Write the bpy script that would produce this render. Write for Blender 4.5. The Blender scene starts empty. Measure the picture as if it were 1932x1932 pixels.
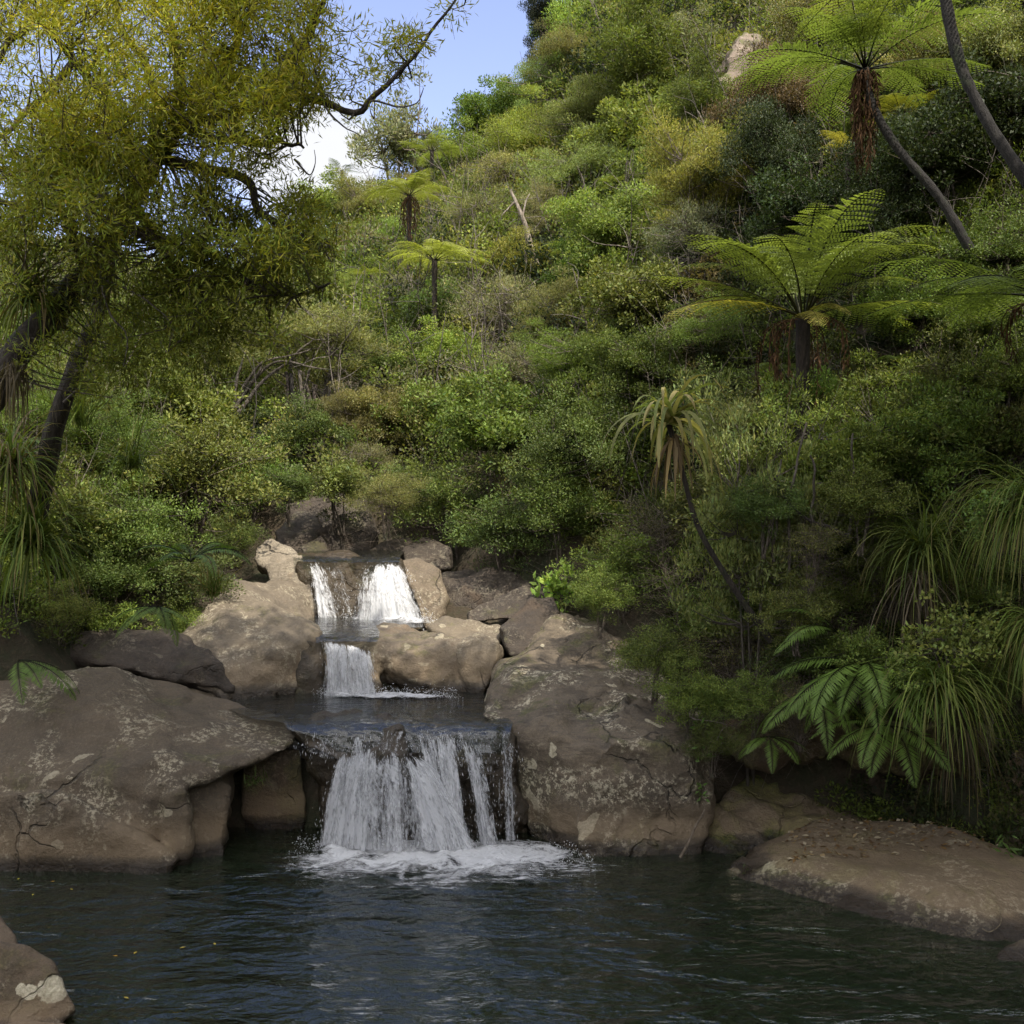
import bpy, bmesh, math, random
import numpy as np
from mathutils import Vector, Matrix, noise

SC = bpy.context.scene
COL = SC.collection
PI = math.pi
CAM_H, FPX = 4.0, 2072.0


def P(px, py, Y):
    """a point of the valley given as sight line (survey pixel of a 1932 wide view) and distance"""
    return np.array(((px - 966) / FPX * Y, Y, CAM_H + (966 - py) / FPX * Y))


def nrmz(a):
    return a / np.maximum(np.linalg.norm(a, axis=-1, keepdims=True), 1e-9)


# ------------------------------------------------------------------ tagging
def tag(o, label=None, cat=None, group=None, kind=None):
    if label: o['label'] = label
    if cat: o['category'] = cat
    if group: o['group'] = group
    if kind: o['kind'] = kind
    return o


def empty(name, loc=(0, 0, 0), rz=0.0):
    o = bpy.data.objects.new(name, None)
    COL.objects.link(o)
    o.location = loc
    o.rotation_euler = (0, 0, rz)
    o.empty_display_size = 0.2
    return o


def link(name, me, parent=None):
    o = bpy.data.objects.new(name, me)
    COL.objects.link(o)
    if parent is not None:
        o.parent = parent
    return o


class Geo:
    def __init__(s):
        s.v, s.q, s.c, s.n = [], [], [], 0

    def add(s, V, Q, C):
        V = np.asarray(V, float).reshape(-1, 3)
        Q = np.asarray(Q, int).reshape(-1, 4)
        C = np.broadcast_to(np.asarray(C, float), (len(V), 3))
        s.v.append(V); s.q.append(Q + s.n); s.c.append(C)
        s.n += len(V)

    def mesh(s, name, mat, smooth=True):
        me = bpy.data.meshes.new(name)
        if s.n == 0:
            return me
        V = np.concatenate(s.v); Q = np.concatenate(s.q); C = np.concatenate(s.c)
        me.vertices.add(len(V)); me.vertices.foreach_set('co', V.astype(np.float32).ravel())
        me.loops.add(Q.size); me.loops.foreach_set('vertex_index', Q.astype(np.int32).ravel())
        me.polygons.add(len(Q))
        me.polygons.foreach_set('loop_start', np.arange(0, Q.size, 4, dtype=np.int32))
        me.polygons.foreach_set('use_smooth', np.full(len(Q), smooth, dtype=bool))
        me.update(calc_edges=True)
        a = me.attributes.new('col', 'FLOAT_COLOR', 'POINT')
        a.data.foreach_set('color', np.c_[C, np.ones(len(C))].astype(np.float32).ravel())
        me.materials.append(mat)
        return me

    def build(s, name, mat, parent=None, smooth=True):
        return link(name, s.mesh(name, mat, smooth), parent)


def leaves(g, pos, axis, up, L, W, C, fold=0.0, wide=0.45):
    """one diamond leaf per row"""
    n = len(pos)
    axis = nrmz(axis)
    side = nrmz(np.cross(axis, up))
    nn = np.cross(side, axis)
    L = np.broadcast_to(np.asarray(L, float), (n,))[:, None]
    W = np.broadcast_to(np.asarray(W, float), (n,))[:, None]
    mid = pos + axis * L * wide + nn * W * fold
    V = np.stack([pos, mid + side * W / 2, pos + axis * L, mid - side * W / 2], 1).reshape(-1, 3)
    Q = np.arange(4 * n).reshape(-1, 4)
    C = np.asarray(C, float)
    if C.ndim == 2:
        C = np.repeat(C, 4, axis=0)
    g.add(V, Q, C)


def tube(g, pts, rad, sides=5, col=(1, 1, 1)):
    pts = np.asarray(pts, float)
    n = len(pts)
    rad = np.broadcast_to(np.asarray(rad, float), (n,))
    t = nrmz(np.gradient(pts, axis=0))
    ref = np.array((0.31, 0.17, 0.93)) if abs(t[:, 2]).mean() < 0.8 else np.array((1.0, 0.13, 0.05))
    u = nrmz(np.cross(t, ref)); w = np.cross(t, u)
    a = np.arange(sides) / sides * 2 * PI
    V = pts[:, None, :] + rad[:, None, None] * (np.cos(a)[None, :, None] * u[:, None, :] + np.sin(a)[None, :, None] * w[:, None, :])
    i = np.arange(n - 1)[:, None] * sides; j = np.arange(sides)[None, :]; k = (j + 1) % sides
    Q = np.stack([i + j, i + k, i + sides + k, i + sides + j], -1)
    g.add(V.reshape(-1, 3), Q.reshape(-1, 4), col)


def spline(pts, n):
    """Catmull-Rom through the given points"""
    pts = np.asarray(pts, float)
    if len(pts) < 3:
        s = np.linspace(0, 1, n)[:, None]
        return pts[0] * (1 - s) + pts[-1] * s
    ext = np.vstack([2 * pts[0] - pts[1], pts, 2 * pts[-1] - pts[-2]])
    out = []
    for s in np.linspace(0, len(pts) - 1 - 1e-6, n):
        k = int(s); f = s - k
        a, b, c, d = ext[k:k + 4]
        out.append(0.5 * ((2 * b) + (c - a) * f + (2 * a - 5 * b + 4 * c - d) * f * f + (3 * b - a - 3 * c + d) * f ** 3))
    return np.array(out)


def wobble(rng, pts, amp):
    pts = np.array(pts, float)
    n = len(pts)
    k = rng.normal(0, amp, (n, 3)); k[0] = 0
    for _ in range(2):
        k[1:-1] = (k[:-2] + 2 * k[1:-1] + k[2:]) / 4
    return pts + k


# ------------------------------------------------------------------ node helpers
class NT:
    def __init__(s, name):
        s.m = bpy.data.materials.new(name)
        s.m.use_nodes = True
        s.t = s.m.node_tree
        s.t.nodes.clear()
        s.out = s.t.nodes.new('ShaderNodeOutputMaterial')

    def n(s, typ, props=None, **ins):
        nd = s.t.nodes.new(typ)
        for k, v in (props or {}).items():
            setattr(nd, k, v)
        for k, v in ins.items():
            s.put(nd, k.replace('_', ' '), v)
        return nd

    def put(s, nd, k, v):
        k = {'F0': 0, 'F1': 1, 'F2': 2}.get(k, k)
        sock = nd.inputs[k]
        if isinstance(v, bpy.types.NodeSocket):
            s.t.links.new(v, sock)
        elif isinstance(v, bpy.types.Node):
            s.t.links.new(v.outputs[0], sock)
        else:
            if isinstance(v, (tuple, list)) and len(v) == 3 and sock.type == 'RGBA':
                v = (*v, 1)
            sock.default_value = v

    def math(s, op, a, b=0.0, c=None, clamp=False):
        nd = s.t.nodes.new('ShaderNodeMath'); nd.operation = op; nd.use_clamp = clamp
        s.put(nd, 0, a); s.put(nd, 1, b)
        if c is not None: s.put(nd, 2, c)
        return nd.outputs[0]

    def mix(s, f, a, b, blend='MIX'):
        nd = s.t.nodes.new('ShaderNodeMix'); nd.data_type = 'RGBA'; nd.blend_type = blend
        s.put(nd, 0, f)
        for k, v in ((6, a), (7, b)):
            s.put(nd, k, v)
        return nd.outputs[2]

    def ramp(s, f, lo, hi, smooth=True):
        nd = s.t.nodes.new('ShaderNodeMapRange')
        if smooth: nd.interpolation_type = 'SMOOTHSTEP'
        s.put(nd, 'Value', f); s.put(nd, 'From Min', lo); s.put(nd, 'From Max', hi)
        return nd.outputs[0]

    def noise(s, vec, scale, detail=4, rough=0.6, dist=0.0):
        nd = s.t.nodes.new('ShaderNodeTexNoise')
        s.put(nd, 'Vector', vec); s.put(nd, 'Scale', scale); s.put(nd, 'Detail', detail)
        s.put(nd, 'Roughness', rough); s.put(nd, 'Distortion', dist)
        return nd.outputs[0]

    def mapping(s, vec, scale=(1, 1, 1), rot=(0, 0, 0), loc=(0, 0, 0)):
        nd = s.t.nodes.new('ShaderNodeMapping')
        s.put(nd, 'Vector', vec); nd.inputs['Scale'].default_value = scale
        nd.inputs['Rotation'].default_value = rot; nd.inputs['Location'].default_value = loc
        return nd.outputs[0]

    def done(s, sh, vol=None):
        s.t.links.new(sh.outputs[0] if isinstance(sh, bpy.types.Node) else sh, s.out.inputs['Surface'])
        if vol is not None:
            s.t.links.new(vol.outputs[0], s.out.inputs['Volume'])
        return s.m


def foliage_mat(name, rough=0.5, spec=0.3, trans=0.35):
    t = NT(name)
    at = t.n('ShaderNodeAttribute', {'attribute_name': 'col'})
    oi = t.n('ShaderNodeObjectInfo')
    c = t.mix(1.0, at.outputs['Color'], oi.outputs['Color'], 'MULTIPLY')
    b = t.n('ShaderNodeBsdfPrincipled', None, Base_Color=c, Roughness=rough)
    b.inputs['Specular IOR Level'].default_value = spec
    tc = t.mix(1.0, c, (1.15, 1.2, 0.55), 'MULTIPLY')
    tr = t.n('ShaderNodeBsdfTranslucent', None, Color=tc)
    mx = t.n('ShaderNodeMixShader', None, F0=trans, F1=b, F2=tr)
    return t.done(mx)


def bark_mat(name):
    t = NT(name)
    at = t.n('ShaderNodeAttribute', {'attribute_name': 'col'})
    g = t.n('ShaderNodeTexCoord').outputs['Object']
    n1 = t.noise(t.mapping(g, (9, 9, 2.5)), 2.0, 6, 0.7)
    n2 = t.noise(g, 3.0, 3, 0.6)
    c = t.mix(t.ramp(n1, 0.35, 0.7), t.mix(1.0, at.outputs['Color'], (0.3, 0.27, 0.24), 'MULTIPLY'), at.outputs['Color'])
    c = t.mix(t.math('MULTIPLY', t.ramp(n2, 0.55, 0.7), 0.6), c, (0.035, 0.05, 0.015))
    b = t.n('ShaderNodeBsdfPrincipled', None, Base_Color=c, Roughness=0.85)
    bp = t.n('ShaderNodeBump', None, Height=n1, Strength=1.0, Distance=0.06)
    t.t.links.new(bp.outputs[0], b.inputs['Normal'])
    return t.done(b)


LEAF = foliage_mat('leaf_matte', 0.6, 0.2, 0.4)
GLOSSY = foliage_mat('leaf_glossy', 0.5, 0.2, 0.3)
FERN = foliage_mat('fern_leaf', 0.5, 0.3, 0.42)
DRY = foliage_mat('dry_leaf', 0.8, 0.1, 0.2)
BARK = bark_mat('bark')


def rock_mat(name, c1, c2, lichen=0.5, moss=0.3, wet=0.0, water_z=None, band=0.2, seed=0.0, streak=0.0, rust=0.25, patches=()):
    t = NT(name)
    g = t.n('ShaderNodeNewGeometry')
    pos = t.mapping(g.outputs['Position'], (1, 1, 1), (0, 0, 0), (seed, seed * 1.7, seed * 0.6))
    n_big = t.noise(pos, 0.9, 4, 0.6, 0.4)
    n_mid = t.noise(pos, 4.0, 6, 0.65, 0.2)
    n_fin = t.noise(pos, 26.0, 6, 0.7)
    n_gr = t.noise(pos, 90.0, 3, 0.6)
    c = t.mix(t.ramp(n_big, 0.35, 0.65), c1, c2)
    c = t.mix(t.math('MULTIPLY', t.ramp(n_mid, 0.4, 0.75), 0.55), c, tuple(x * 0.48 for x in c1))
    c = t.mix(t.math('MULTIPLY', t.ramp(n_fin, 0.45, 0.7), 0.5), c, tuple(min(1, x * 1.5) for x in c2))
    c = t.mix(t.math('MULTIPLY', t.ramp(n_gr, 0.5, 0.7), 0.45), c, tuple(x * 0.35 for x in c1))
    # iron stains
    nr = t.noise(pos, 1.7, 4, 0.6, 0.6)
    c = t.mix(t.math('MULTIPLY', t.ramp(nr, 0.56, 0.72), rust * 0.5), c, (0.17, 0.09, 0.032))
    if streak:
        st = t.noise(t.mapping(pos, (1.2, 1.2, 6.0), (0.5, 0.35, 0)), 3.0, 5, 0.6, 0.5)
        c = t.mix(t.math('MULTIPLY', t.ramp(st, 0.48, 0.62), streak), c, tuple(x * 0.38 for x in c1))
    # fissures
    wv = t.n('ShaderNodeVectorMath', {'operation': 'ADD'})
    nz = t.n('ShaderNodeTexNoise', None, Vector=pos, Scale=1.3, Detail=4.0)
    sc = t.n('ShaderNodeVectorMath', {'operation': 'SCALE'}); t.put(sc, 0, nz.outputs['Color']); sc.inputs['Scale'].default_value = 0.9
    t.put(wv, 0, pos); t.put(wv, 1, sc.outputs[0])
    vo = t.n('ShaderNodeTexVoronoi', {'feature': 'DISTANCE_TO_EDGE'}, Vector=t.mapping(wv.outputs[0], (1, 1, 1.4), (0.3, 0.5, 0.2)), Scale=0.62)
    gate = t.ramp(t.noise(pos, 0.8, 3), 0.5, 0.62)
    crack = t.math('MULTIPLY', t.math('SUBTRACT', 1.0, t.ramp(vo.outputs[0], 0.002, 0.012)), gate)
    c = t.mix(t.math('MULTIPLY', crack, 0.7), c, (0.03, 0.025, 0.018))
    # lichen: clustered pale crusts
    ncl = t.ramp(t.noise(pos, 1.25, 4, 0.6, 0.5), 0.47, 0.6)
    nli = t.noise(pos, 13.0, 8, 0.8)
    li = t.math('MULTIPLY', t.ramp(nli, 0.5, 0.57), ncl)
    vs = t.n('ShaderNodeTexVoronoi', {'feature': 'F1'}, Vector=wv.outputs[0], Scale=3.4)
    sep = t.n('ShaderNodeSeparateColor', None, Color=vs.outputs['Color'])
    spot_r = t.math('MULTIPLY', t.math('SUBTRACT', sep.outputs[0], 0.72), 1.3)
    wob = t.math('ADD', vs.outputs['Distance'], t.math('MULTIPLY', t.math('SUBTRACT', t.noise(pos, 30, 3), 0.5), 0.14))
    spot = t.ramp(t.math('SUBTRACT', spot_r, wob), 0.0, 0.03)
    li = t.math('MULTIPLY', t.math('MAXIMUM', li, spot), lichen, clamp=True)
    for (a, b, z0, r) in patches:
        dv = t.n('ShaderNodeVectorMath', {'operation': 'DISTANCE'}); t.put(dv, 0, g.outputs['Position']); dv.inputs[1].default_value = (a, b, z0)
        pd = t.math('ADD', dv.outputs['Value'], t.math('MULTIPLY', t.math('SUBTRACT', t.noise(pos, 7.0, 4, 0.7), 0.5), r * 1.3))
        li = t.math('MAXIMUM', li, t.math('SUBTRACT', 1.0, t.ramp(pd, r * 0.86, r)))
    lc = t.mix(t.ramp(n_fin, 0.35, 0.65), (0.34, 0.315, 0.235), (0.55, 0.52, 0.42))
    c = t.mix(li, c, lc)
    # moss, on flatter tops and in clusters
    sepn = t.n('ShaderNodeSeparateXYZ', None, Vector=g.outputs['Normal'])
    up = t.ramp(sepn.outputs[2], -0.1, 0.75)
    nm = t.ramp(t.noise(pos, 1.6, 6, 0.7, 0.5), 0.585 - 0.17 * moss, 0.70 - 0.17 * moss)
    mo = t.math('MULTIPLY', t.math('MULTIPLY', nm, t.math('ADD', t.math('MULTIPLY', up, 0.7), 0.3)), min(1.0, moss * 1.4), clamp=True)
    mc = t.mix(t.ramp(n_fin, 0.35, 0.65), (0.035, 0.045, 0.012), (0.115, 0.12, 0.022))
    c = t.mix(mo, c, mc)
    rough = t.math('SUBTRACT', 0.82, t.math('MULTIPLY', n_mid, 0.12))
    wf = wet
    if water_z is not None:
        sp = t.n('ShaderNodeSeparateXYZ', None, Vector=g.outputs['Position'])
        h = t.math('SUBTRACT', sp.outputs[2], water_z)
        h = t.math('ADD', h, t.math('MULTIPLY', t.math('SUBTRACT', n_mid, 0.5), 0.14))
        pale = t.math('SUBTRACT', t.ramp(h, band * 0.7, band), t.ramp(h, band * 1.5, band * 3.2))
        c = t.mix(t.math('MULTIPLY', pale, 0.45), c, (0.25, 0.19, 0.125))
        wf = t.math('MAXIMUM', t.math('SUBTRACT', 1.0, t.ramp(h, band * 0.3, band * 0.8)), wet)
    c = t.mix(1.0, c, (1.12, 1.07, 0.95), 'MULTIPLY')
    c = t.mix(wf, c, t.mix(1.0, c, (0.3, 0.28, 0.26), 'MULTIPLY'))
    rough = t.math('MULTIPLY_ADD', wf, -0.5, rough)
    b = t.n('ShaderNodeBsdfPrincipled', None, Base_Color=c, Roughness=rough)
    hgt = t.math('ADD', t.math('MULTIPLY', n_mid, 0.6), t.math('MULTIPLY', n_fin, 0.22))
    hgt = t.math('ADD', hgt, t.math('MULTIPLY', n_gr, 0.06))
    hgt = t.math('SUBTRACT', hgt, t.math('MULTIPLY', crack, 0.5))
    hgt = t.math('ADD', hgt, t.math('MULTIPLY', mo, 0.15))
    bp = t.n('ShaderNodeBump', None, Height=hgt, Strength=0.9, Distance=0.13)
    t.t.links.new(bp.outputs[0], b.inputs['Normal'])
    return t.done(b)


# ------------------------------------------------------------------ terrain
def ip(y, pts):
    a = np.array(pts, float)
    return np.interp(y, a[:, 0], a[:, 1])


TOE_L = [(-20, -9), (9, -7.5), (12.5, -6.8), (14.0, -5.3), (15.8, -5.3), (17, -4.9), (20, -5.0), (23, -6), (40, -9), (90, -12)]
TOE_R = [(-20, 6.5), (6, 5.6), (9, 5.8), (10, 5.7), (12, 4.9), (13, 3.9), (14.5, 2.8), (16, 1.7), (18, 0.7), (20, -0.4), (23, -2.0), (40, -3), (90, -3)]
BED = [(-20, 2.4), (0.5, 2.3), (3, 0.6), (5, -0.5), (8, -0.9), (11, -1.3), (13.5, -1.2), (14.2, 0.75), (15.8, 0.85), (16.6, 1.6), (18.2, 1.7), (19.2, 2.5), (22, 2.5), (24, 2.7), (60, 8)]


def T(x, y):
    x = np.asarray(x, float); y = np.asarray(y, float)
    tl, tr, zb = ip(y, TOE_L), ip(y, TOE_R), ip(y, BED)
    dr = np.maximum(x - tr, 0); dl = np.maximum(tl - x, 0)
    rw = zb + np.where(dr < 0.8, 1.6 * dr, 1.28 + 1.05 * (dr - 0.8)) - 0.25 * np.maximum(dr - 12, 0)
    lw = zb + np.where(dl < 1.2, 1.5 * dl, 1.8 + 0.85 * (dl - 1.2)) - 0.62 * np.maximum(dl - 7, 0)
    yy = np.minimum(y, 54)
    hill = 3.2 + 0.55 * (yy - 22) - 0.35 * np.maximum(y - 54, 0) + 0.75 * np.maximum(x - 0.5, 0) + np.clip((y - 25) / 25, 0, 1) * 0.58 * np.clip(x + 2.0, -12, 2.5) + np.clip((y - 36) / 9, 0, 1) * 3.4 * np.clip((x - 0.7) / 1.8, 0, 1)
    hill = np.where(y > 17, hill - 2.2 * np.maximum(24.2 - y, 0) * np.clip((3 - x) / 3, 0, 1), -9)
    k = 1.3
    z = np.log(np.exp(np.clip(rw * k, -30, 200)) + np.exp(np.clip(lw * k, -30, 200)) - np.exp(np.clip(zb * k, -30, 200)) + np.exp(np.clip(hill * k, -30, 200))) / k
    bump = 0.35 * np.sin(x * 0.9 + 1.3 * np.sin(y * 0.37)) * np.sin(y * 0.7 + 0.8 * np.sin(x * 0.5)) + 0.5 * np.sin(x * 0.31 + 2) * np.sin(y * 0.23)
    m = np.clip((np.maximum(dr, dl) - 0.5) / 4, 0, 1)
    m = np.maximum(m, np.clip((y - 24) / 6, 0, 1))
    return z + bump * m


_YS = np.arange(9.0, 85.0, 0.1)


def stand(px, py, size_px=0.0, aspect=1.0, at=0.6, ymin=12.0):
    """foot of a plant on the slope whose middle is seen on the sight line; returns x, y, z and its width"""
    Y = _YS[_YS >= ymin]
    X = (px - 966) / FPX * Y
    Z = CAM_H + (966 - py) / FPX * Y
    H = size_px * Y / FPX * aspect * at
    hit = np.nonzero(Z <= T(X, Y) + H)[0]
    i = hit[0] if len(hit) else int(np.argmin(Z - T(X, Y) - H))
    return X[i], Y[i], float(T(X[i], Y[i])), size_px * Y[i] / FPX


def ground_mat():
    t = NT('forest_floor')
    g = t.n('ShaderNodeNewGeometry')
    n1 = t.noise(g.outputs['Position'], 1.2, 6, 0.7)
    n2 = t.noise(g.outputs['Position'], 14, 5, 0.7)
    c = t.mix(t.ramp(n1, 0.4, 0.65), (0.05, 0.036, 0.02), (0.03, 0.036, 0.013))
    c = t.mix(t.math('MULTIPLY', t.ramp(n2, 0.5, 0.7), 0.6), c, (0.10, 0.07, 0.04))
    b = t.n('ShaderNodeBsdfPrincipled', None, Base_Color=c, Roughness=0.95)
    bp = t.n('ShaderNodeBump', None, Height=n2, Strength=0.9, Distance=0.1)
    t.t.links.new(bp.outputs[0], b.inputs['Normal'])
    return t.done(b)


def build_ground():
    xs = np.concatenate([np.arange(-400, -40, 30), np.arange(-40, -12, 1.0), np.arange(-12, 12, 0.3), np.arange(12, 45, 1.0), np.arange(45, 421, 30)])
    ys = np.concatenate([np.arange(-200, -10, 20), np.arange(-10, 5, 0.75), np.arange(5, 26, 0.3), np.arange(26, 90, 0.9), np.arange(90, 500, 40)])
    X, Y = np.meshgrid(xs, ys)
    Z = T(np.clip(X, -60, 60), np.clip(Y, -20, 110))
    V = np.stack([X, Y, Z], -1).reshape(-1, 3)
    nx = len(xs)
    i = np.arange(len(ys) - 1)[:, None] * nx; j = np.arange(nx - 1)[None, :]
    Q = np.stack([i + j, i + j + 1, i + nx + j + 1, i + nx + j], -1)
    g = Geo(); g.add(V, Q, (1, 1, 1))
    tag(g.build('hillside_ground', ground_mat()), kind='structure')


build_ground()
# ------------------------------------------------------------------ rocks
def hull_bm(pts):
    bm = bmesh.new()
    for p in pts:
        bm.verts.new(tuple(p))
    r = bmesh.ops.convex_hull(bm, input=bm.verts)
    bmesh.ops.delete(bm, geom=[v for v in bm.verts if not v.link_faces], context='VERTS')
    return bm


def rock_mesh(name, hulls, mat, vox=0.05, smooth=5, amp=0.088, freq=1.3, seed=0, crease=0.0):
    bm = bmesh.new()
    for h in hulls:
        pts = [P(*q) if len(q) == 3 else np.array(q[:3]) for q in h]
        b = hull_bm(pts)
        me = bpy.data.meshes.new('tmp'); b.to_mesh(me); b.free()
        bm.from_mesh(me); bpy.data.meshes.remove(me)
    me = bpy.data.meshes.new(name + '_block'); bm.to_mesh(me); bm.free()
    o = bpy.data.objects.new('rock_block', me); COL.objects.link(o)
    md = o.modifiers.new('r', 'REMESH'); md.mode = 'VOXEL'; md.voxel_size = vox
    ms = o.modifiers.new('s', 'SMOOTH'); ms.iterations = smooth; ms.factor = 0.5
    dg = bpy.context.evaluated_depsgraph_get()
    out = bpy.data.meshes.new_from_object(o.evaluated_get(dg))
    bpy.data.objects.remove(o); bpy.data.meshes.remove(me)
    out.name = name
    n = len(out.vertices)
    co = np.empty(n * 3, np.float32); out.vertices.foreach_get('co', co); co = co.reshape(-1, 3)
    no = np.empty(n * 3, np.float32); out.vertices.foreach_get('normal', no); no = no.reshape(-1, 3)
    off = Vector((seed * 3.1, seed * 1.7, seed * 2.3))
    d = np.empty(n)
    for i in range(n):
        v = Vector(co[i]) * freq + off
        h = noise.fractal(v, 0.9, 2.1, 4) * amp
        h += noise.fractal(Vector((v.x * 4, v.y * 4, v.z * 6)), 0.8, 2.0, 2) * amp * 0.12
        h += noise.noise(Vector((v.x * 0.35, v.y * 0.35, (v.z + 0.45 * v.x) * 4.2))) * amp * 0.3
        if crease:
            w = v * 0.55 + Vector((noise.noise(v * 0.8), noise.noise(v * 0.8 + Vector((7, 1, 3))), noise.noise(v * 0.8 + Vector((2, 9, 5))))) * 0.5
            ds = noise.voronoi(w)[0]
            h -= crease * max(0.0, 1 - (ds[1] - ds[0]) / 0.08) ** 1.5
        d[i] = h
    co = co + no * d[:, None]
    out.vertices.foreach_set('co', co.astype(np.float32).ravel())
    out.polygons.foreach_set('use_smooth', np.ones(len(out.polygons), dtype=bool))
    out.materials.clear(); out.materials.append(mat)
    out.update()
    return out


def rock(name, label, hulls, mat, cat='boulder', group=None, **kw):
    # keep the object's origin at its own foot
    me = rock_mesh(name, hulls, mat, **kw)
    o = link(name, me)
    n = len(me.vertices)
    co = np.empty(n * 3, np.float32); me.vertices.foreach_get('co', co); co = co.reshape(-1, 3)
    c = Vector((float(co[:, 0].mean()), float(co[:, 1].mean()), float(co[:, 2].min())))
    me.transform(Matrix.Translation(-c)); o.location = c
    return tag(o, label, cat, group)


POOL1, POOL2, POOL3, POOL4 = 0.0, 1.38, 2.14, 3.17
GREY = (0.082, 0.066, 0.048); BROWN = (0.108, 0.085, 0.06); TAN = (0.118, 0.099, 0.078); PALE = (0.165, 0.143, 0.115); DARKR = (0.085, 0.066, 0.05)
M_LEFT = rock_mat('rock_grey_brown', GREY, BROWN, lichen=0.5, moss=0.25, water_z=0.0, seed=1.0, rust=0.12)
M_RIGHT = rock_mat('rock_streaked', (0.092, 0.075, 0.056), (0.135, 0.11, 0.082), lichen=0.72, moss=0.4, water_z=0.0, seed=4.0, streak=0.45, rust=0.12)
M_SLAB = rock_mat('rock_slab', (0.064, 0.05, 0.036), (0.09, 0.069, 0.048), patches=[tuple(P(1462, 1668, 12.0)) + (0.24,), tuple(P(1490, 1640, 12.0)) + (0.1,), tuple(P(1380, 1640, 12.2)) + (0.1,)], lichen=0.45, moss=0.35, water_z=0.0, band=0.17, seed=7.3, rust=0.2)
M_TAN = rock_mat('rock_tan', TAN, (0.15, 0.126, 0.096), lichen=0.35, moss=0.22, water_z=POOL2, seed=2.2, rust=0.45)
M_PALE = rock_mat('rock_pale', PALE, (0.235, 0.205, 0.165), lichen=0.3, moss=0.12, seed=5.1, rust=0.4, streak=0.35)
M_WET = rock_mat('rock_wet', (0.10, 0.085, 0.062), (0.13, 0.10, 0.06), lichen=0.0, moss=0.45, wet=0.85, seed=3.0, rust=0.25)
M_WETTAN = rock_mat('rock_wet_tan', (0.2, 0.16, 0.12), (0.24, 0.18, 0.12), lichen=0.05, moss=0.2, wet=0.7, seed=3.6, rust=0.3)
M_BACK_SHADED = rock_mat('rock_back_shaded', (0.034, 0.027, 0.022), (0.052, 0.04, 0.03), lichen=0.15, moss=0.2, seed=8.0, rust=0.2)  # dark rock, tone lowered further to stand for the overhanging bushes' shade
M_MOSSY = rock_mat('rock_mossy', (0.05, 0.04, 0.03), (0.068, 0.053, 0.036), lichen=0.15, moss=1.0, water_z=0.0, seed=9.4, rust=0.2)
M_NEAR = rock_mat('rock_near', (0.088, 0.068, 0.048), (0.118, 0.089, 0.06), patches=[tuple(P(100, 1865, 8.62)) + (0.12,), tuple(P(55, 1872, 8.6)) + (0.06,), tuple(P(38, 1866, 8.6)) + (0.05,)], lichen=0.8, moss=0.2, water_z=0.0, band=0.08, seed=6.0, rust=0.3)

rock('boulder', 'huge smooth grey-brown boulder with pale lichen crusts filling the left shore of the lower pool',
     [[(-150, 1660, 12.6), (120, 1665, 12.45), (330, 1655, 12.6), (-150, 1480, 12.7), (120, 1470, 12.6), (300, 1500, 12.5), (345, 1430, 12.75),
       (-150, 1290, 14.0), (60, 1262, 14.3), (210, 1258, 14.7), (330, 1285, 15.2), (430, 1318, 15.5), (-150, 1620, 15.5), (400, 1560, 15.5), (330, 1560, 12.6)],
      [(330, 1660, 12.62), (425, 1640, 12.75), (438, 1480, 13.05), (370, 1470, 12.95), (330, 1560, 12.8), (330, 1640, 14.4), (430, 1600, 14.4), (430, 1450, 14.2)],
      [(300, 1480, 12.5), (330, 1290, 14.9), (440, 1325, 15.2), (535, 1345, 14.6), (562, 1390, 13.9), (545, 1412, 13.5), (480, 1440, 13.1), (400, 1462, 12.75), (350, 1490, 12.55),
       (360, 1440, 12.7), (470, 1440, 14.5), (540, 1420, 14.4), (320, 1440, 14.4)],
      [(-150, 1490, 12.35), (110, 1506, 12.32), (240, 1570, 12.25), (335, 1618, 12.25), (300, 1665, 12.2), (-150, 1665, 12.25), (-150, 1480, 13.4), (330, 1640, 13.2), (110, 1490, 13.2)],
      [(312, 1500, 12.38), (352, 1478, 12.45), (356, 1600, 12.45), (318, 1612, 12.38), (312, 1640, 12.4), (356, 1640, 12.5), (312, 1500, 13.2), (356, 1500, 13.2), (340, 1640, 13.2)],
      ], M_LEFT, vox=0.045, smooth=5, amp=0.112, freq=0.8, seed=1, crease=0.024)

rock('boulder', 'big streaked grey rock with white lichen spots right of the lower waterfall',
     [[(1088, 1650, 12.75), (1310, 1650, 12.8), (1345, 1500, 13.1), (1300, 1420, 13.0), (1150, 1400, 12.95), (1095, 1470, 12.95), (1110, 1640, 14.6), (1330, 1640, 14.6), (1330, 1330, 14.5), (1180, 1300, 14.3), (1110, 1400, 14.6)],
      [(905, 1352, 13.85), (960, 1372, 13.6), (985, 1400, 13.5), (1080, 1440, 13.1), (1150, 1420, 12.95), (1230, 1400, 13.1), (1280, 1300, 14.6), (1180, 1240, 15.9), (1090, 1224, 16.6),
       (1045, 1240, 16.6), (940, 1265, 16.0), (1000, 1200, 16.8), (1055, 1150, 17.4), (1130, 1165, 17.2), (915, 1318, 15.6), (940, 1420, 15.6), (1200, 1420, 16)],
      [(940, 1390, 13.75), (985, 1400, 13.55), (1050, 1410, 13.25), (1110, 1430, 13.05), (1095, 1480, 13.05), (1098, 1650, 12.95), (1020, 1650, 13.5), (995, 1520, 13.65), (985, 1400, 14.8), (1098, 1650, 14.8), (1020, 1650, 14.8)],
      ], M_RIGHT, vox=0.045, smooth=4, amp=0.125, freq=1.0, seed=5, crease=0.032)

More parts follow.
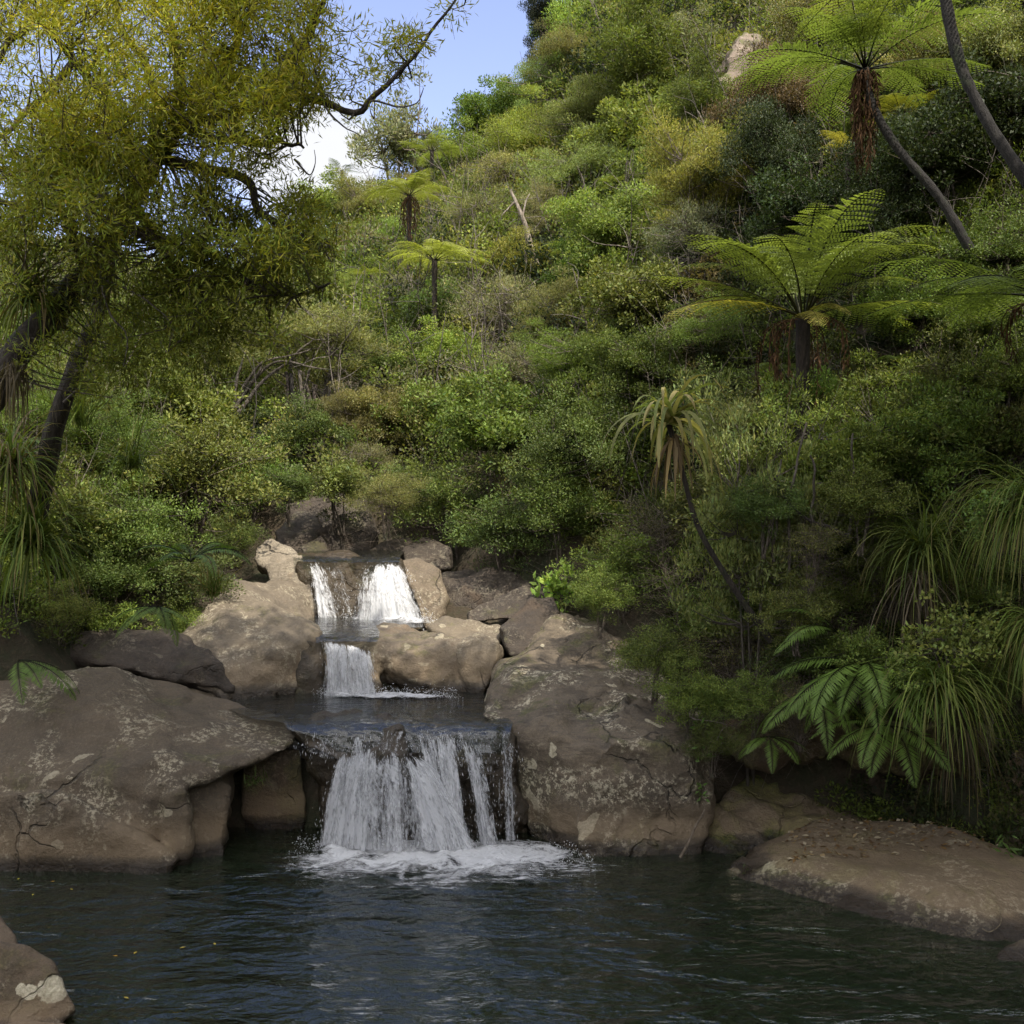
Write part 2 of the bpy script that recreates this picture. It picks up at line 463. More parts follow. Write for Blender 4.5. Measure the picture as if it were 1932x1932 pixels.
rock('rock_ledge', 'dark wet rock ledge the lower waterfall pours over', [
    [(560, 1352, 14.0), (690, 1366, 13.7), (985, 1368, 13.65), (985, 1362, 14.6), (560, 1352, 14.6), (700, 1415, 13.32), (980, 1425, 13.36), (640, 1450, 13.45), (985, 1430, 13.42), (630, 1640, 13.75), (1000, 1640, 13.75), (630, 1640, 14.8), (1000, 1640, 14.8)],
    [(640, 1425, 13.2), (770, 1415, 13.15), (780, 1470, 13.1), (640, 1460, 13.12), (630, 1640, 13.3), (800, 1640, 13.3), (640, 1400, 13.9), (780, 1400, 13.9), (790, 1630, 14.1), (640, 1630, 14.1)],
    [(700, 1372, 13.6), (745, 1374, 13.55), (780, 1430, 13.15), (750, 1430, 13.15), (700, 1400, 14.2), (780, 1440, 14.2)],
    [(420, 1660, 14.3), (700, 1660, 14.3), (430, 1430, 14.35), (700, 1420, 14.3), (430, 1650, 15.4), (700, 1650, 15.4), (430, 1400, 15.3), (700, 1390, 15.3)],
    [(950, 1660, 14.0), (1130, 1660, 14.1), (950, 1400, 14.0), (1130, 1400, 14.2), (950, 1650, 15.4), (1130, 1650, 15.4), (1130, 1400, 15.4)],
], M_WET, cat='rock', vox=0.05, smooth=2, amp=0.163, freq=1.9, seed=2, crease=0.024)
rock('rock_shelf', 'black wet sloping rock shelf between the huge boulder and the lower waterfall', [
    [(545, 1352, 14.1), (650, 1368, 13.85), (700, 1380, 13.6), (690, 1446, 13.15), (640, 1436, 13.1), (575, 1405, 13.3), (548, 1385, 13.7), (560, 1400, 14.3), (690, 1440, 14.2)]],
     M_WET, cat='rock', vox=0.04, smooth=2, amp=0.062, freq=2.2, seed=6)
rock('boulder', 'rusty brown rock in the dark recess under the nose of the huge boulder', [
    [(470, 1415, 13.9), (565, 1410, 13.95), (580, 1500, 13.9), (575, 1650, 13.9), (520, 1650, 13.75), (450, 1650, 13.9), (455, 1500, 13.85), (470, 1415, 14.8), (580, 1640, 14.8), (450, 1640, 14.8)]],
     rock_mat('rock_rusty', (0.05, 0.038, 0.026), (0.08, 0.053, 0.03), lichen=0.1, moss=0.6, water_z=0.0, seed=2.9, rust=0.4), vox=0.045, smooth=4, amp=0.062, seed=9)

rock('rock_shelf', 'smooth sunlit tan rock sloping into the upper pool left of the middle waterfall',
     [[(385, 1210, 15.9), (420, 1150, 16.6), (500, 1130, 17.0), (590, 1175, 17.4), (608, 1190, 16.4), (560, 1215, 15.95), (556, 1325, 15.75), (470, 1330, 15.6), (425, 1330, 15.3), (395, 1280, 15.4),
       (400, 1300, 17.5), (600, 1300, 17.6)],
      [(380, 1220, 16.1), (430, 1085, 18.0), (500, 1100, 18.4), (560, 1150, 18.3), (590, 1178, 18.0), (500, 1160, 16.8), (380, 1280, 17), (380, 1200, 18.4), (590, 1250, 18.4)],
      [(330, 1195, 16.3), (420, 1130, 17.2), (440, 1180, 16.2), (430, 1310, 15.35), (380, 1300, 15.3), (345, 1270, 15.4), (340, 1260, 17), (430, 1240, 17.4)],
      [(500, 1095, 18.6), (560, 1090, 18.9), (600, 1170, 18.2), (560, 1180, 17.6), (500, 1140, 17.6), (480, 1190, 18.6), (600, 1200, 19)],
      ], M_TAN, cat='rock', vox=0.045, smooth=4, amp=0.088, freq=1.2, seed=12, crease=0.012)
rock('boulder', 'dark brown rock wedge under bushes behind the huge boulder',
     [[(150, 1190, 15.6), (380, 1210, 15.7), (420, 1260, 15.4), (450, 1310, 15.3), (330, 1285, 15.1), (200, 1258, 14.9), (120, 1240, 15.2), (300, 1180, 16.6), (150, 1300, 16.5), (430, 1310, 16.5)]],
     M_BACK_SHADED, vox=0.06, smooth=4, amp=0.125, seed=13)
rock('boulder', 'pale hollowed rock arch left of the top waterfall',
     [[(476, 1034, 19.4), (512, 1014, 19.8), (548, 1036, 19.7), (566, 1046, 19.2), (560, 1075, 18.8), (520, 1080, 18.8), (486, 1068, 19.0), (540, 1090, 20.2), (490, 1080, 20.2)],
      [(498, 1066, 18.9), (570, 1044, 19.0), (600, 1150, 18.4), (585, 1190, 18.3), (512, 1112, 18.6), (600, 1180, 19.6), (560, 1080, 19.8), (540, 1150, 19.8)],
      ], M_PALE, vox=0.04, smooth=2, amp=0.075, freq=1.6, seed=14, crease=0.020)
rock('rock_ledge', 'dark wet rock wall behind the top waterfall with a dry wedge between its two streams',
     [[(548, 1046, 19.2), (670, 1050, 19.0), (560, 1060, 18.8), (660, 1064, 18.7), (600, 1190, 18.45), (690, 1190, 18.4), (580, 1150, 18.6), (560, 1190, 20.2), (700, 1190, 20.2), (560, 1046, 20.2), (680, 1050, 20.2)],
      [(664, 1046, 19.2), (706, 1050, 19.1), (700, 1090, 18.75), (676, 1098, 18.7), (664, 1070, 18.8), (700, 1100, 19.6), (664, 1060, 20)],
      [(690, 1056, 18.95), (756, 1058, 18.95), (775, 1130, 18.6), (680, 1110, 18.55), (668, 1180, 18.45), (800, 1190, 18.4), (700, 1190, 20), (800, 1190, 20), (700, 1056, 20.2), (756, 1058, 20.2)],
      [(672, 1125, 18.4), (700, 1090, 18.35), (720, 1110, 18.3), (720, 1180, 18.2), (668, 1180, 18.2), (690, 1110, 18.9), (720, 1180, 18.9)],
      ], M_WET, cat='rock', vox=0.045, smooth=2, amp=0.088, freq=2.0, seed=15)
rock('rock_shelf', 'tan bedrock step between the middle and top waterfalls',
     [[(600, 1178, 17.9), (720, 1176, 17.6), (800, 1186, 17.5), (860, 1196, 17.2), (870, 1215, 16.4), (720, 1215, 16.4), (700, 1230, 16.25), (700, 1260, 16.5), (870, 1250, 16.5), (600, 1240, 18.3), (860, 1240, 18.2), (600, 1205, 17.2)],
      [(700, 1206, 16.4), (870, 1214, 16.3), (905, 1225, 16.2), (895, 1330, 16.0), (855, 1332, 15.9), (820, 1260, 16.1), (740, 1242, 16.15), (700, 1240, 16.3), (715, 1330, 16.9), (890, 1330, 17.2), (700, 1210, 17.4), (900, 1210, 17.4)],
      [(700, 1250, 16.7), (860, 1250, 16.7), (700, 1340, 16.5), (870, 1340, 16.4), (860, 1340, 17.4), (700, 1340, 17.4)],
      [(596, 1215, 16.35), (715, 1222, 16.3), (600, 1330, 16.0), (716, 1330, 16.0), (600, 1330, 17.4), (716, 1330, 17.4), (600, 1210, 17.4), (716, 1215, 17.4)],
      ], rock_mat('rock_step', (0.105, 0.087, 0.068), (0.14, 0.115, 0.088), lichen=0.4, moss=0.35, water_z=POOL2, seed=2.7, rust=0.5), cat='rock', vox=0.045, smooth=3, amp=0.112, freq=1.5, seed=16, crease=0.028)
rock('boulder', 'dark wet rock beside the left edge of the middle waterfall',
     [[(556, 1208, 16.0), (612, 1206, 16.2), (612, 1330, 15.85), (553, 1330, 15.8), (560, 1205, 17), (616, 1330, 17)]], M_WET, vox=0.04, smooth=2, amp=0.062, freq=2, seed=17)
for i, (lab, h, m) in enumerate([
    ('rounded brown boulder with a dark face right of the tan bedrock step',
     [(940, 1180, 16.9), (1000, 1130, 17.3), (1050, 1120, 17.4), (1060, 1190, 16.8), (1040, 1235, 16.4), (960, 1240, 16.5), (940, 1230, 17.9), (1060, 1230, 17.9)], M_BACK_SHADED),
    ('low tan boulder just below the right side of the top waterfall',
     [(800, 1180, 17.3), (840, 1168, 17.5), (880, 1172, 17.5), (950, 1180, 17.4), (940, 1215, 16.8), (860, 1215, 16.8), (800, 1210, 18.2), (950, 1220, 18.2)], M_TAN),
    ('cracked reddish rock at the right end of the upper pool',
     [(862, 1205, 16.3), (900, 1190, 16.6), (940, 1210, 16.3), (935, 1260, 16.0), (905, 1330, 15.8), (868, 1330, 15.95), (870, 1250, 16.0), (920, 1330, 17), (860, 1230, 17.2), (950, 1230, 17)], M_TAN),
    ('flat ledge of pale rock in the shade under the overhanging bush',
     [(880, 1150, 17.9), (960, 1110, 18.2), (1040, 1100, 18.4), (1050, 1130, 17.9), (960, 1170, 17.6), (880, 1172, 17.7), (890, 1170, 18.6), (1040, 1150, 18.8)], M_BACK_SHADED),
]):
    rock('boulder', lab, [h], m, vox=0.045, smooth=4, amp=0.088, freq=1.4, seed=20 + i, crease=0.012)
rock('boulder', 'tall brown rock pillar right of the top waterfall',
     [[(755, 1062, 19.2), (790, 1050, 19.4), (830, 1070, 19.3), (846, 1120, 18.9), (826, 1180, 18.5), (805, 1190, 18.4), (770, 1100, 18.8), (850, 1180, 20), (760, 1070, 20.4), (820, 1190, 20)]],
     rock_mat('rock_pillar', (0.12, 0.096, 0.072), (0.155, 0.125, 0.092), lichen=0.25, moss=0.25, seed=3.3, rust=0.4), vox=0.045, smooth=4, amp=0.075, freq=1.3, seed=30)
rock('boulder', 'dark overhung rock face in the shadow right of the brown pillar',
     [[(830, 1085, 19.6), (960, 1080, 19.4), (1010, 1100, 18.9), (960, 1180, 18.6), (840, 1190, 19.0), (840, 1190, 20.5), (1000, 1180, 20.5), (830, 1080, 20.6), (1000, 1080, 20.6)]], M_BACK_SHADED, vox=0.06, smooth=4, amp=0.125, seed=31, crease=0.020)
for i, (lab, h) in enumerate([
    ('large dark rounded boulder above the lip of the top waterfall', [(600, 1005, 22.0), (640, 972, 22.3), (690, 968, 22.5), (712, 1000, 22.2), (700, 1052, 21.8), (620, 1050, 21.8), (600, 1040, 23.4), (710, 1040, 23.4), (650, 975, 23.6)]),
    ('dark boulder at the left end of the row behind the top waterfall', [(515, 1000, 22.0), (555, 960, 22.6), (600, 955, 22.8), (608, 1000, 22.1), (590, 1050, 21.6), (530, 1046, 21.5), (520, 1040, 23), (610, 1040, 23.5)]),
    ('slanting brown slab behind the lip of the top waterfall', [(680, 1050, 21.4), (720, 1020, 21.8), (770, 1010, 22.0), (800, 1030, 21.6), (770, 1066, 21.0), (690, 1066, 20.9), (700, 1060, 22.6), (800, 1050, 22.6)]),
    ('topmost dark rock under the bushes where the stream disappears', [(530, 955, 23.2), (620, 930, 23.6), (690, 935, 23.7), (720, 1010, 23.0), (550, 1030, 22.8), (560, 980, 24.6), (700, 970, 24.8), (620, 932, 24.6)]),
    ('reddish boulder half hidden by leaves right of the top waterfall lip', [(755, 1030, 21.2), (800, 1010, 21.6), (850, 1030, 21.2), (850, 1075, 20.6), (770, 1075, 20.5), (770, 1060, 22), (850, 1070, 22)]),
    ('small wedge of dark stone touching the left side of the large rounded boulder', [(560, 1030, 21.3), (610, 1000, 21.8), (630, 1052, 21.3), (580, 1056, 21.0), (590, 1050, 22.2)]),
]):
    rock('boulder', lab, [h], M_BACK_SHADED, vox=0.05, smooth=4, amp=0.088, freq=1.2, seed=40 + i, crease=0.016, group='boulders behind the top waterfall')

rock('rock_slab', 'broad low brown slab with a white lichen patch on the right shore of the lower pool',
     [[(1325, 1680, 12.0), (1500, 1775, 11.0), (1700, 1838, 10.3), (1890, 1885, 9.7), (2080, 1950, 9.4), (1440, 1590, 12.9), (1540, 1553, 13.1), (1660, 1545, 12.9), (1760, 1562, 12.6), (1870, 1590, 12.1), (1950, 1625, 11.6), (2100, 1690, 11.2),
       (1480, 1622, 11.95), (1700, 1648, 11.3), (1860, 1700, 10.65), (2060, 1800, 10.1), (1400, 1640, 13.6), (1700, 1640, 13.8), (2100, 1700, 13)],
      [(1340, 1655, 12.2), (1395, 1612, 12.5), (1440, 1640, 12.1), (1430, 1700, 11.7), (1350, 1690, 12.0), (1440, 1690, 12.6)]],
     M_SLAB, vox=0.045, smooth=6, amp=0.075, freq=0.8, seed=50)
rock('stone', 'small dark rounded stone in the water at the right edge', [[(1868, 1835, 9.75), (1885, 1790, 9.9), (1940, 1765, 10.0), (2010, 1790, 9.9), (2010, 1870, 9.55), (1900, 1872, 9.5), (1900, 1850, 10.4), (2000, 1850, 10.4)]],
     M_SLAB, vox=0.035, smooth=5, amp=0.037, seed=51)
rock('mossy_rock', 'dark mossy sloping rock bank between the streaked rock and the broad slab',
     [[(1320, 1640, 12.7), (1400, 1600, 12.9), (1560, 1560, 13.2), (1340, 1520, 13.6), (1430, 1455, 14.2), (1560, 1465, 14.2), (1700, 1500, 14.0), (1680, 1570, 13.3), (1340, 1620, 14.6), (1700, 1570, 14.6)],
      [(1400, 1470, 14.0), (1480, 1400, 14.4), (1700, 1420, 14.3), (1560, 1480, 13.9), (1720, 1500, 14.4), (1420, 1480, 14.9)]],
     M_MOSSY, cat='rock', vox=0.05, smooth=3, amp=0.163, freq=1.3, seed=52, crease=0.032)
rock('earth_bank', 'brown overhung earth bank with a dark undercut above the mossy rock', [
    [(1350, 1400, 13.9), (1420, 1350, 13.6), (1560, 1340, 13.3), (1620, 1400, 13.2), (1560, 1445, 13.3), (1420, 1440, 13.6), (1350, 1400, 15.4), (1620, 1400, 15.2), (1420, 1340, 15.4), (1600, 1330, 15.2)],
    [(1580, 1390, 13.3), (1720, 1370, 12.9), (1860, 1390, 12.7), (1860, 1460, 12.9), (1720, 1480, 13.1), (1580, 1450, 13.4), (1580, 1360, 15), (1860, 1360, 15), (1860, 1460, 15)]],
     rock_mat('earth_bank', (0.05, 0.035, 0.022), (0.075, 0.05, 0.028), lichen=0.0, moss=0.9, seed=1.9, rust=0.25), cat='bank', vox=0.05, smooth=3, amp=0.2, freq=1.7, seed=70, crease=0.05)
rock('boulder', 'rust brown boulder at the right edge under hanging grass',
     [[(1858, 1545, 12.5), (1900, 1420, 12.7), (1960, 1400, 12.7), (2080, 1420, 12.5), (2080, 1640, 11.9), (1930, 1620, 12.1), (1870, 1590, 12.3), (1880, 1600, 13.5), (2060, 1600, 13.5)]],
     rock_mat('rock_rust_edge', (0.06, 0.045, 0.03), (0.09, 0.063, 0.037), lichen=0.15, moss=0.6, seed=7.9, rust=0.4), vox=0.05, smooth=4, amp=0.100, seed=53, crease=0.016)
rock('boulder', 'near brown boulder with round white lichen spots in the lower left corner',
     [[(-140, 1900, 8.9), (-60, 1780, 8.75), (60, 1785, 8.8), (100, 1812, 8.75), (128, 1870, 8.62), (145, 1905, 8.6), (120, 1926, 8.55), (-60, 1990, 8.3), (-140, 1800, 9.5), (80, 1860, 9.4), (120, 1930, 9.2), (-140, 2000, 8.5)],
      [(-120, 1950, 8.2), (40, 1925, 8.35), (130, 1925, 8.4), (185, 1960, 8.3), (150, 2060, 8.0), (-100, 2100, 7.9), (-100, 1960, 8.8), (150, 1960, 8.8)]],
     M_NEAR, vox=0.03, smooth=4, amp=0.062, freq=1.2, seed=54)
rock('boulder', 'brown rounded rock behind the near spotted boulder at the left edge',
     [[(-120, 1800, 9.4), (-60, 1712, 9.7), (0, 1722, 9.6), (30, 1760, 9.35), (42, 1800, 9.2), (-80, 1830, 9.0), (-100, 1780, 10.3), (30, 1800, 10)]],
     M_NEAR, vox=0.035, smooth=4, amp=0.037, freq=1.2, seed=55)
OY = stand(1395, 120, 0, ymin=25)[1] - 4.0
rock('rock_outcrop', 'bare pale rock outcrop among trees high on the slope',
     [[(1346, 150, OY), (1372, 95, OY + 1), (1408, 55, OY + 2), (1440, 68, OY + 2), (1440, 130, OY + 0.5), (1400, 172, OY - 0.5), (1356, 172, OY - 0.5), (1360, 160, OY + 4), (1450, 150, OY + 5)]],
     rock_mat('rock_outcrop', (0.13, 0.102, 0.084), (0.19, 0.152, 0.124), lichen=0.2, moss=0.7, seed=6.6, rust=0.2), vox=0.14, smooth=2, amp=0.438, freq=0.7, seed=60, crease=0.15)

# lichen patch with its own shape on the slab, thin crust
# ------------------------------------------------------------------ water
def water_mat(name, murk, murk_f, ripple, scale, absorb=None, flow=0.0):
    t = NT(name)
    g = t.n('ShaderNodeNewGeometry')
    p = g.outputs['Position']
    n1 = t.noise(t.mapping(p, (1.0, 1.9, 1.0), (0, 0, 0.06)), scale, 3, 0.55, 0.4)
    n2 = t.noise(t.mapping(p, (1.0, 1.7, 1.0), (0, 0, -0.12), (5, 3, 1)), scale * 3.1, 4, 0.6, 0.3)
    n3 = t.noise(t.mapping(p, (1.0, 1.5, 1.0), (0, 0, 0.1), (2, 8, 1)), scale * 9.0, 2, 0.5)
    h = t.math('ADD', n1, t.math('MULTIPLY', n2, 0.26))
    h = t.math('ADD', h, t.math('MULTIPLY', n3, 0.035))
    bp = t.n('ShaderNodeBump', None, Height=h, Strength=1.0, Distance=ripple)
    fr = t.n('ShaderNodeFresnel', None, IOR=1.6, Normal=bp)
    gl = t.n('ShaderNodeBsdfGlossy', None, Color=(1, 1, 1), Roughness=0.02, Normal=bp)
    tr = t.n('ShaderNodeBsdfTransparent', None, Color=(0.92, 0.96, 0.92))
    df = t.n('ShaderNodeBsdfDiffuse', None, Color=murk)
    under = t.n('ShaderNodeMixShader', None, F0=murk_f, F1=tr, F2=df)
    sh = t.n('ShaderNodeMixShader', None, F0=fr, F1=under, F2=gl)
    vol = None
    if absorb:
        vol = t.n('ShaderNodeVolumeAbsorption', None, Color=absorb, Density=0.9)
    return t.done(sh, vol)


def water_body(name, poly, z, depth, mat, lip=None):
    """a closed body of water under a flat surface"""
    bm = bmesh.new()
    top = [bm.verts.new((x, y, z)) for x, y in poly]
    bot = [bm.verts.new((x, y, z - depth)) for x, y in poly]
    bm.faces.new(top); bm.faces.new(bot[::-1])
    n = len(poly)
    for i in range(n):
        j = (i + 1) % n
        bm.faces.new((top[i], bot[i], bot[j], top[j]))
    bmesh.ops.recalc_face_normals(bm, faces=bm.faces)
    me = bpy.data.meshes.new(name); bm.to_mesh(me); bm.free()
    me.materials.append(mat)
    return tag(link(name, me), kind='structure')


W1 = water_mat('pool_surface', (0.032, 0.050, 0.026), 0.30, 0.13, 1.3, (0.5, 0.5, 0.2))
W2 = water_mat('upper_pool_surface', (0.012, 0.018, 0.013), 0.3, 0.05, 3.0)
W3 = water_mat('lip_surface', (0.010, 0.012, 0.012), 0.35, 0.06, 3.2)
water_body('lower_pool_water', [(-16, 3.2), (13, 3.2), (13, 14.6), (-16, 14.6)], POOL1, 3.0, W1)
pz = lambda px, y: (px - 966) / FPX * y


def water_sheet(name, rows, mat, parent=None):
    """a water surface given by rows of (Y, z, x-left pixel, x-right pixel)"""
    g = Geo(); V = []
    nu = 90
    for (Y, z, a, b) in rows:
        for k in range(nu):
            X = pz(a + (b - a) * k / (nu - 1), Y)
            w = 1.0 if Y < rows[0][0] + 0.32 else 0.0
            n1, n2 = noise.noise(Vector((X * 2.3, 3.0, z))), noise.noise(Vector((X * 6.1, 9.0, z)))
            V.append((X, Y + w * (0.13 * n1 + 0.06 * n2), z - w * 0.035 * abs(n2)))
    i = np.arange(len(rows) - 1)[:, None] * nu; j = np.arange(nu - 1)[None, :]
    Q = np.stack([i + j, i + j + 1, i + nu + j + 1, i + nu + j], -1)
    g.add(V, Q, (1, 1, 1))
    o = g.build(name, mat, parent)
    if parent is None: tag(o, kind='structure')
    return o


water_sheet('upper_pool_water', [(13.28, 1.10, 640, 955), (13.36, 1.26, 600, 960), (13.5, 1.345, 545, 964), (13.7, POOL2 - 0.005, 535, 968), (13.9, POOL2, 480, 960), (14.6, POOL2, 430, 950), (16.3, POOL2, 400, 940)], W2)
water_sheet('middle_pool_water', [(16.12, 2.10, 597, 712), (16.25, 2.155, 597, 716), (16.6, 2.2, 590, 716), (17.3, 2.225, 586, 708), (18.1, 2.245, 582, 700), (18.7, 2.25, 590, 810)], W3)
water_sheet('top_pool_water', [(18.62, 3.16, 574, 754), (18.75, 3.2, 560, 754), (19.0, 3.22, 552, 756), (20.0, 3.24, 548, 758), (22.5, 3.26, 530, 770)], W3)


# ------------------------------------------------------------------ falling water
def fall_mat(name, su, sv, seed):
    t = NT(name)
    uv = t.n('ShaderNodeAttribute', {'attribute_name': 'flow'}).outputs['Vector']
    de = t.n('ShaderNodeAttribute', {'attribute_name': 'col'}).outputs['Fac']
    a = t.noise(t.mapping(uv, (su, sv, 1), (0, 0, 0), (seed, seed, seed)), 1.0, 5, 0.68, 0.35)
    b = t.noise(t.mapping(uv, (su * 4.2, sv * 3.0, 1), (0, 0, 0), (seed * 2, 3, 1)), 1.0, 4, 0.7, 0.2)
    c = t.noise(t.mapping(uv, (su * 0.3, sv * 0.35, 1), (0, 0, 0), (seed * 3, 1, 2)), 1.0, 3, 0.6)
    v = t.math('ADD', t.math('MULTIPLY', a, 0.5), t.math('MULTIPLY', b, 0.4))
    v = t.math('ADD', v, t.math('MULTIPLY', c, 0.55))
    v = t.math('MULTIPLY', t.math('SUBTRACT', v, 0.725), 3.0)
    v = t.math('ADD', v, t.math('SUBTRACT', de, 0.6))
    f = t.ramp(v, -0.2, 0.36)
    df = t.n('ShaderNodeBsdfPrincipled', None, Base_Color=(0.72, 0.73, 0.74), Roughness=0.45)
    tl = t.n('ShaderNodeBsdfTranslucent', None, Color=(0.72, 0.73, 0.74))
    m = t.n('ShaderNodeMixShader', None, F0=0.3, F1=df, F2=tl)
    bp = t.n('ShaderNodeBump', None, Height=v, Strength=0.6, Distance=0.06)
    t.t.links.new(bp.outputs[0], df.inputs['Normal'])
    tr = t.n('ShaderNodeBsdfTransparent')
    return t.done(t.n('ShaderNodeMixShader', None, F0=f, F1=tr, F2=m))


FALL = fall_mat('falling_water', 12.0, 2.3, 0.0)
FOAM = None


def white_mat():
    t = NT('spray_drops')
    df = t.n('ShaderNodeBsdfPrincipled', None, Base_Color=(0.72, 0.73, 0.74), Roughness=0.4)
    tl = t.n('ShaderNodeBsdfTranslucent', None, Color=(0.72, 0.73, 0.74))
    return t.done(t.n('ShaderNodeMixShader', None, F0=0.35, F1=df, F2=tl))


SPRAY = white_mat()


def foam_mat():
    t = NT('foam')
    p = t.n('ShaderNodeNewGeometry').outputs['Position']
    de = t.n('ShaderNodeAttribute', {'attribute_name': 'col'}).outputs['Fac']
    a = t.noise(t.mapping(p, (1, 2.0, 1)), 2.2, 6, 0.72, 0.8)
    b = t.noise(t.mapping(p, (1, 1.8, 1)), 12, 5, 0.7, 0.4)
    v = t.math('ADD', t.math('MULTIPLY', a, 0.75), t.math('MULTIPLY', b, 0.4))
    v = t.math('MULTIPLY', t.math('SUBTRACT', v, 0.575), 2.8)
    v = t.math('ADD', v, t.math('SUBTRACT', de, 0.55))
    f = t.ramp(v, -0.15, 0.45)
    df = t.n('ShaderNodeBsdfPrincipled', None, Base_Color=(0.72, 0.73, 0.74), Roughness=0.5)
    bp = t.n('ShaderNodeBump', None, Height=v, Strength=0.8, Distance=0.08)
    t.t.links.new(bp.outputs[0], df.inputs['Normal'])
    tr = t.n('ShaderNodeBsdfTransparent')
    return t.done(t.n('ShaderNodeMixShader', None, F0=f, F1=tr, F2=df))


FOAM = foam_mat()


def fall_sheet(parent, rng, top, bot, dens, drop=1.6, layers=3, bulge=0.0, nu=70, nv=44, tail=0.0):
    """water falling from a lip line to a landing line; dens = strength along the width"""
    top = spline([P(*q) for q in top], nu); bot = spline([P(*q) for q in bot], nu)
    du = np.interp(np.linspace(0, 1, nu), np.linspace(0, 1, len(dens)), dens)
    for la in range(layers):
        g = Geo()
        t = np.linspace(0, 1, nv)
        V = np.empty((nv, nu, 3)); C = np.empty((nv, nu))
        jit = np.convolve(rng.normal(0, 1, nu + 8), np.ones(5) / 5, 'same')[4:-4] * 0.05
        sm_ = lambda k: np.convolve(rng.normal(0, 1, nu + 2 * k), np.ones(k) / k, 'same')[k:-k] * k ** 0.5
        rag = np.clip(0.07 + 0.09 * sm_(4), 0, 0.35); sway = 0.022 * sm_(7)
        for i, s in enumerate(t):
            hz = s ** 0.85
            V[i, :, :2] = top[:, :2] * (1 - hz) + bot[:, :2] * hz
            V[i, :, 2] = top[:, 2] + (bot[:, 2] - top[:, 2]) * s ** drop
            V[i, :, 1] += -(bulge * math.sin(PI * s) + jit * s) - 0.035 * la
            e = np.clip((s - rag) / 0.14, 0, 1)
            V[i, :, 0] += sway * (0.3 + s) * (0.4 + 0.6 * math.sin(2.2 * s + la))
            C[i] = du * (0.3 + 0.7 * e) + tail * (s - 0.5) + 0.12 * rng.normal(0, 0.5, nu)
        edge = np.minimum(1, np.minimum(np.arange(nu), np.arange(nu)[::-1]) / 5.0)
        edge = np.minimum(1, np.minimum(np.arange(nu), np.arange(nu)[::-1]) / (0.16 * nu))
        C *= (0.12 + 0.88 * edge ** 0.7)[None, :]
        C -= 0.10 * la
        i = np.arange(nv - 1)[:, None] * nu; j = np.arange(nu - 1)[None, :]
        Q = np.stack([i + j, i + j + 1, i + nu + j + 1, i + nu + j], -1)
        g.add(V.reshape(-1, 3), Q, np.repeat(np.clip(C, 0, 1.2).reshape(-1, 1), 3, 1))
        o = g.build('water_sheet', FALL, parent)
        width = np.linalg.norm(top[-1] - top[0]); hgt = abs(top[:, 2].mean() - bot[:, 2].mean())
        fl = np.zeros((nv, nu, 3))
        fl[:, :, 0] = np.linspace(0, 1, nu)[None, :] * max(width, 0.25); fl[:, :, 1] = t[:, None] * hgt; fl[:, :, 2] = la * 3.7
        a = o.data.attributes.new('flow', 'FLOAT_VECTOR', 'POINT')
        a.data.foreach_set('vector', fl.reshape(-1).astype(np.float32))
    # loose drops and thrown strands round the sheet
    g = Geo()
    n = int(420 * max(0.3, np.linalg.norm(bot[-1] - bot[0])))
    k = rng.integers(0, nu, n); s = rng.random(n) ** 0.6
    p = np.empty((n, 3)); hz = s ** 0.85
    p[:, :2] = top[k, :2] * (1 - hz)[:, None] + bot[k, :2] * hz[:, None]
    p[:, 2] = top[k, 2] + (bot[k, 2] - top[k, 2]) * s ** drop
    p += rng.normal(0, 1, (n, 3)) * np.array((0.045, 0.05, 0.05)) * (0.3 + s)[:, None]
    p[:, 1] -= 0.03
    ok = rng.random(n) < du[k]
    p, s, k = p[ok], s[ok], k[ok]
    ax = np.c_[(bot[k, :2] - top[k, :2]) * 0.5, (bot[k, 2] - top[k, 2])[:, None] if False else np.full(len(k), -1.0)]
    ax = ax + rng.normal(0, 0.18, ax.shape)
    leaves(g, p, ax, np.array((0.0, 1.0, 0.1)) + rng.normal(0, 0.4, p.shape), rng.uniform(0.01, 0.06, len(p)), rng.uniform(0.003, 0.008, len(p)), (1, 1, 1))
    tag(g.build('water_spray', SPRAY, parent), kind='stuff')


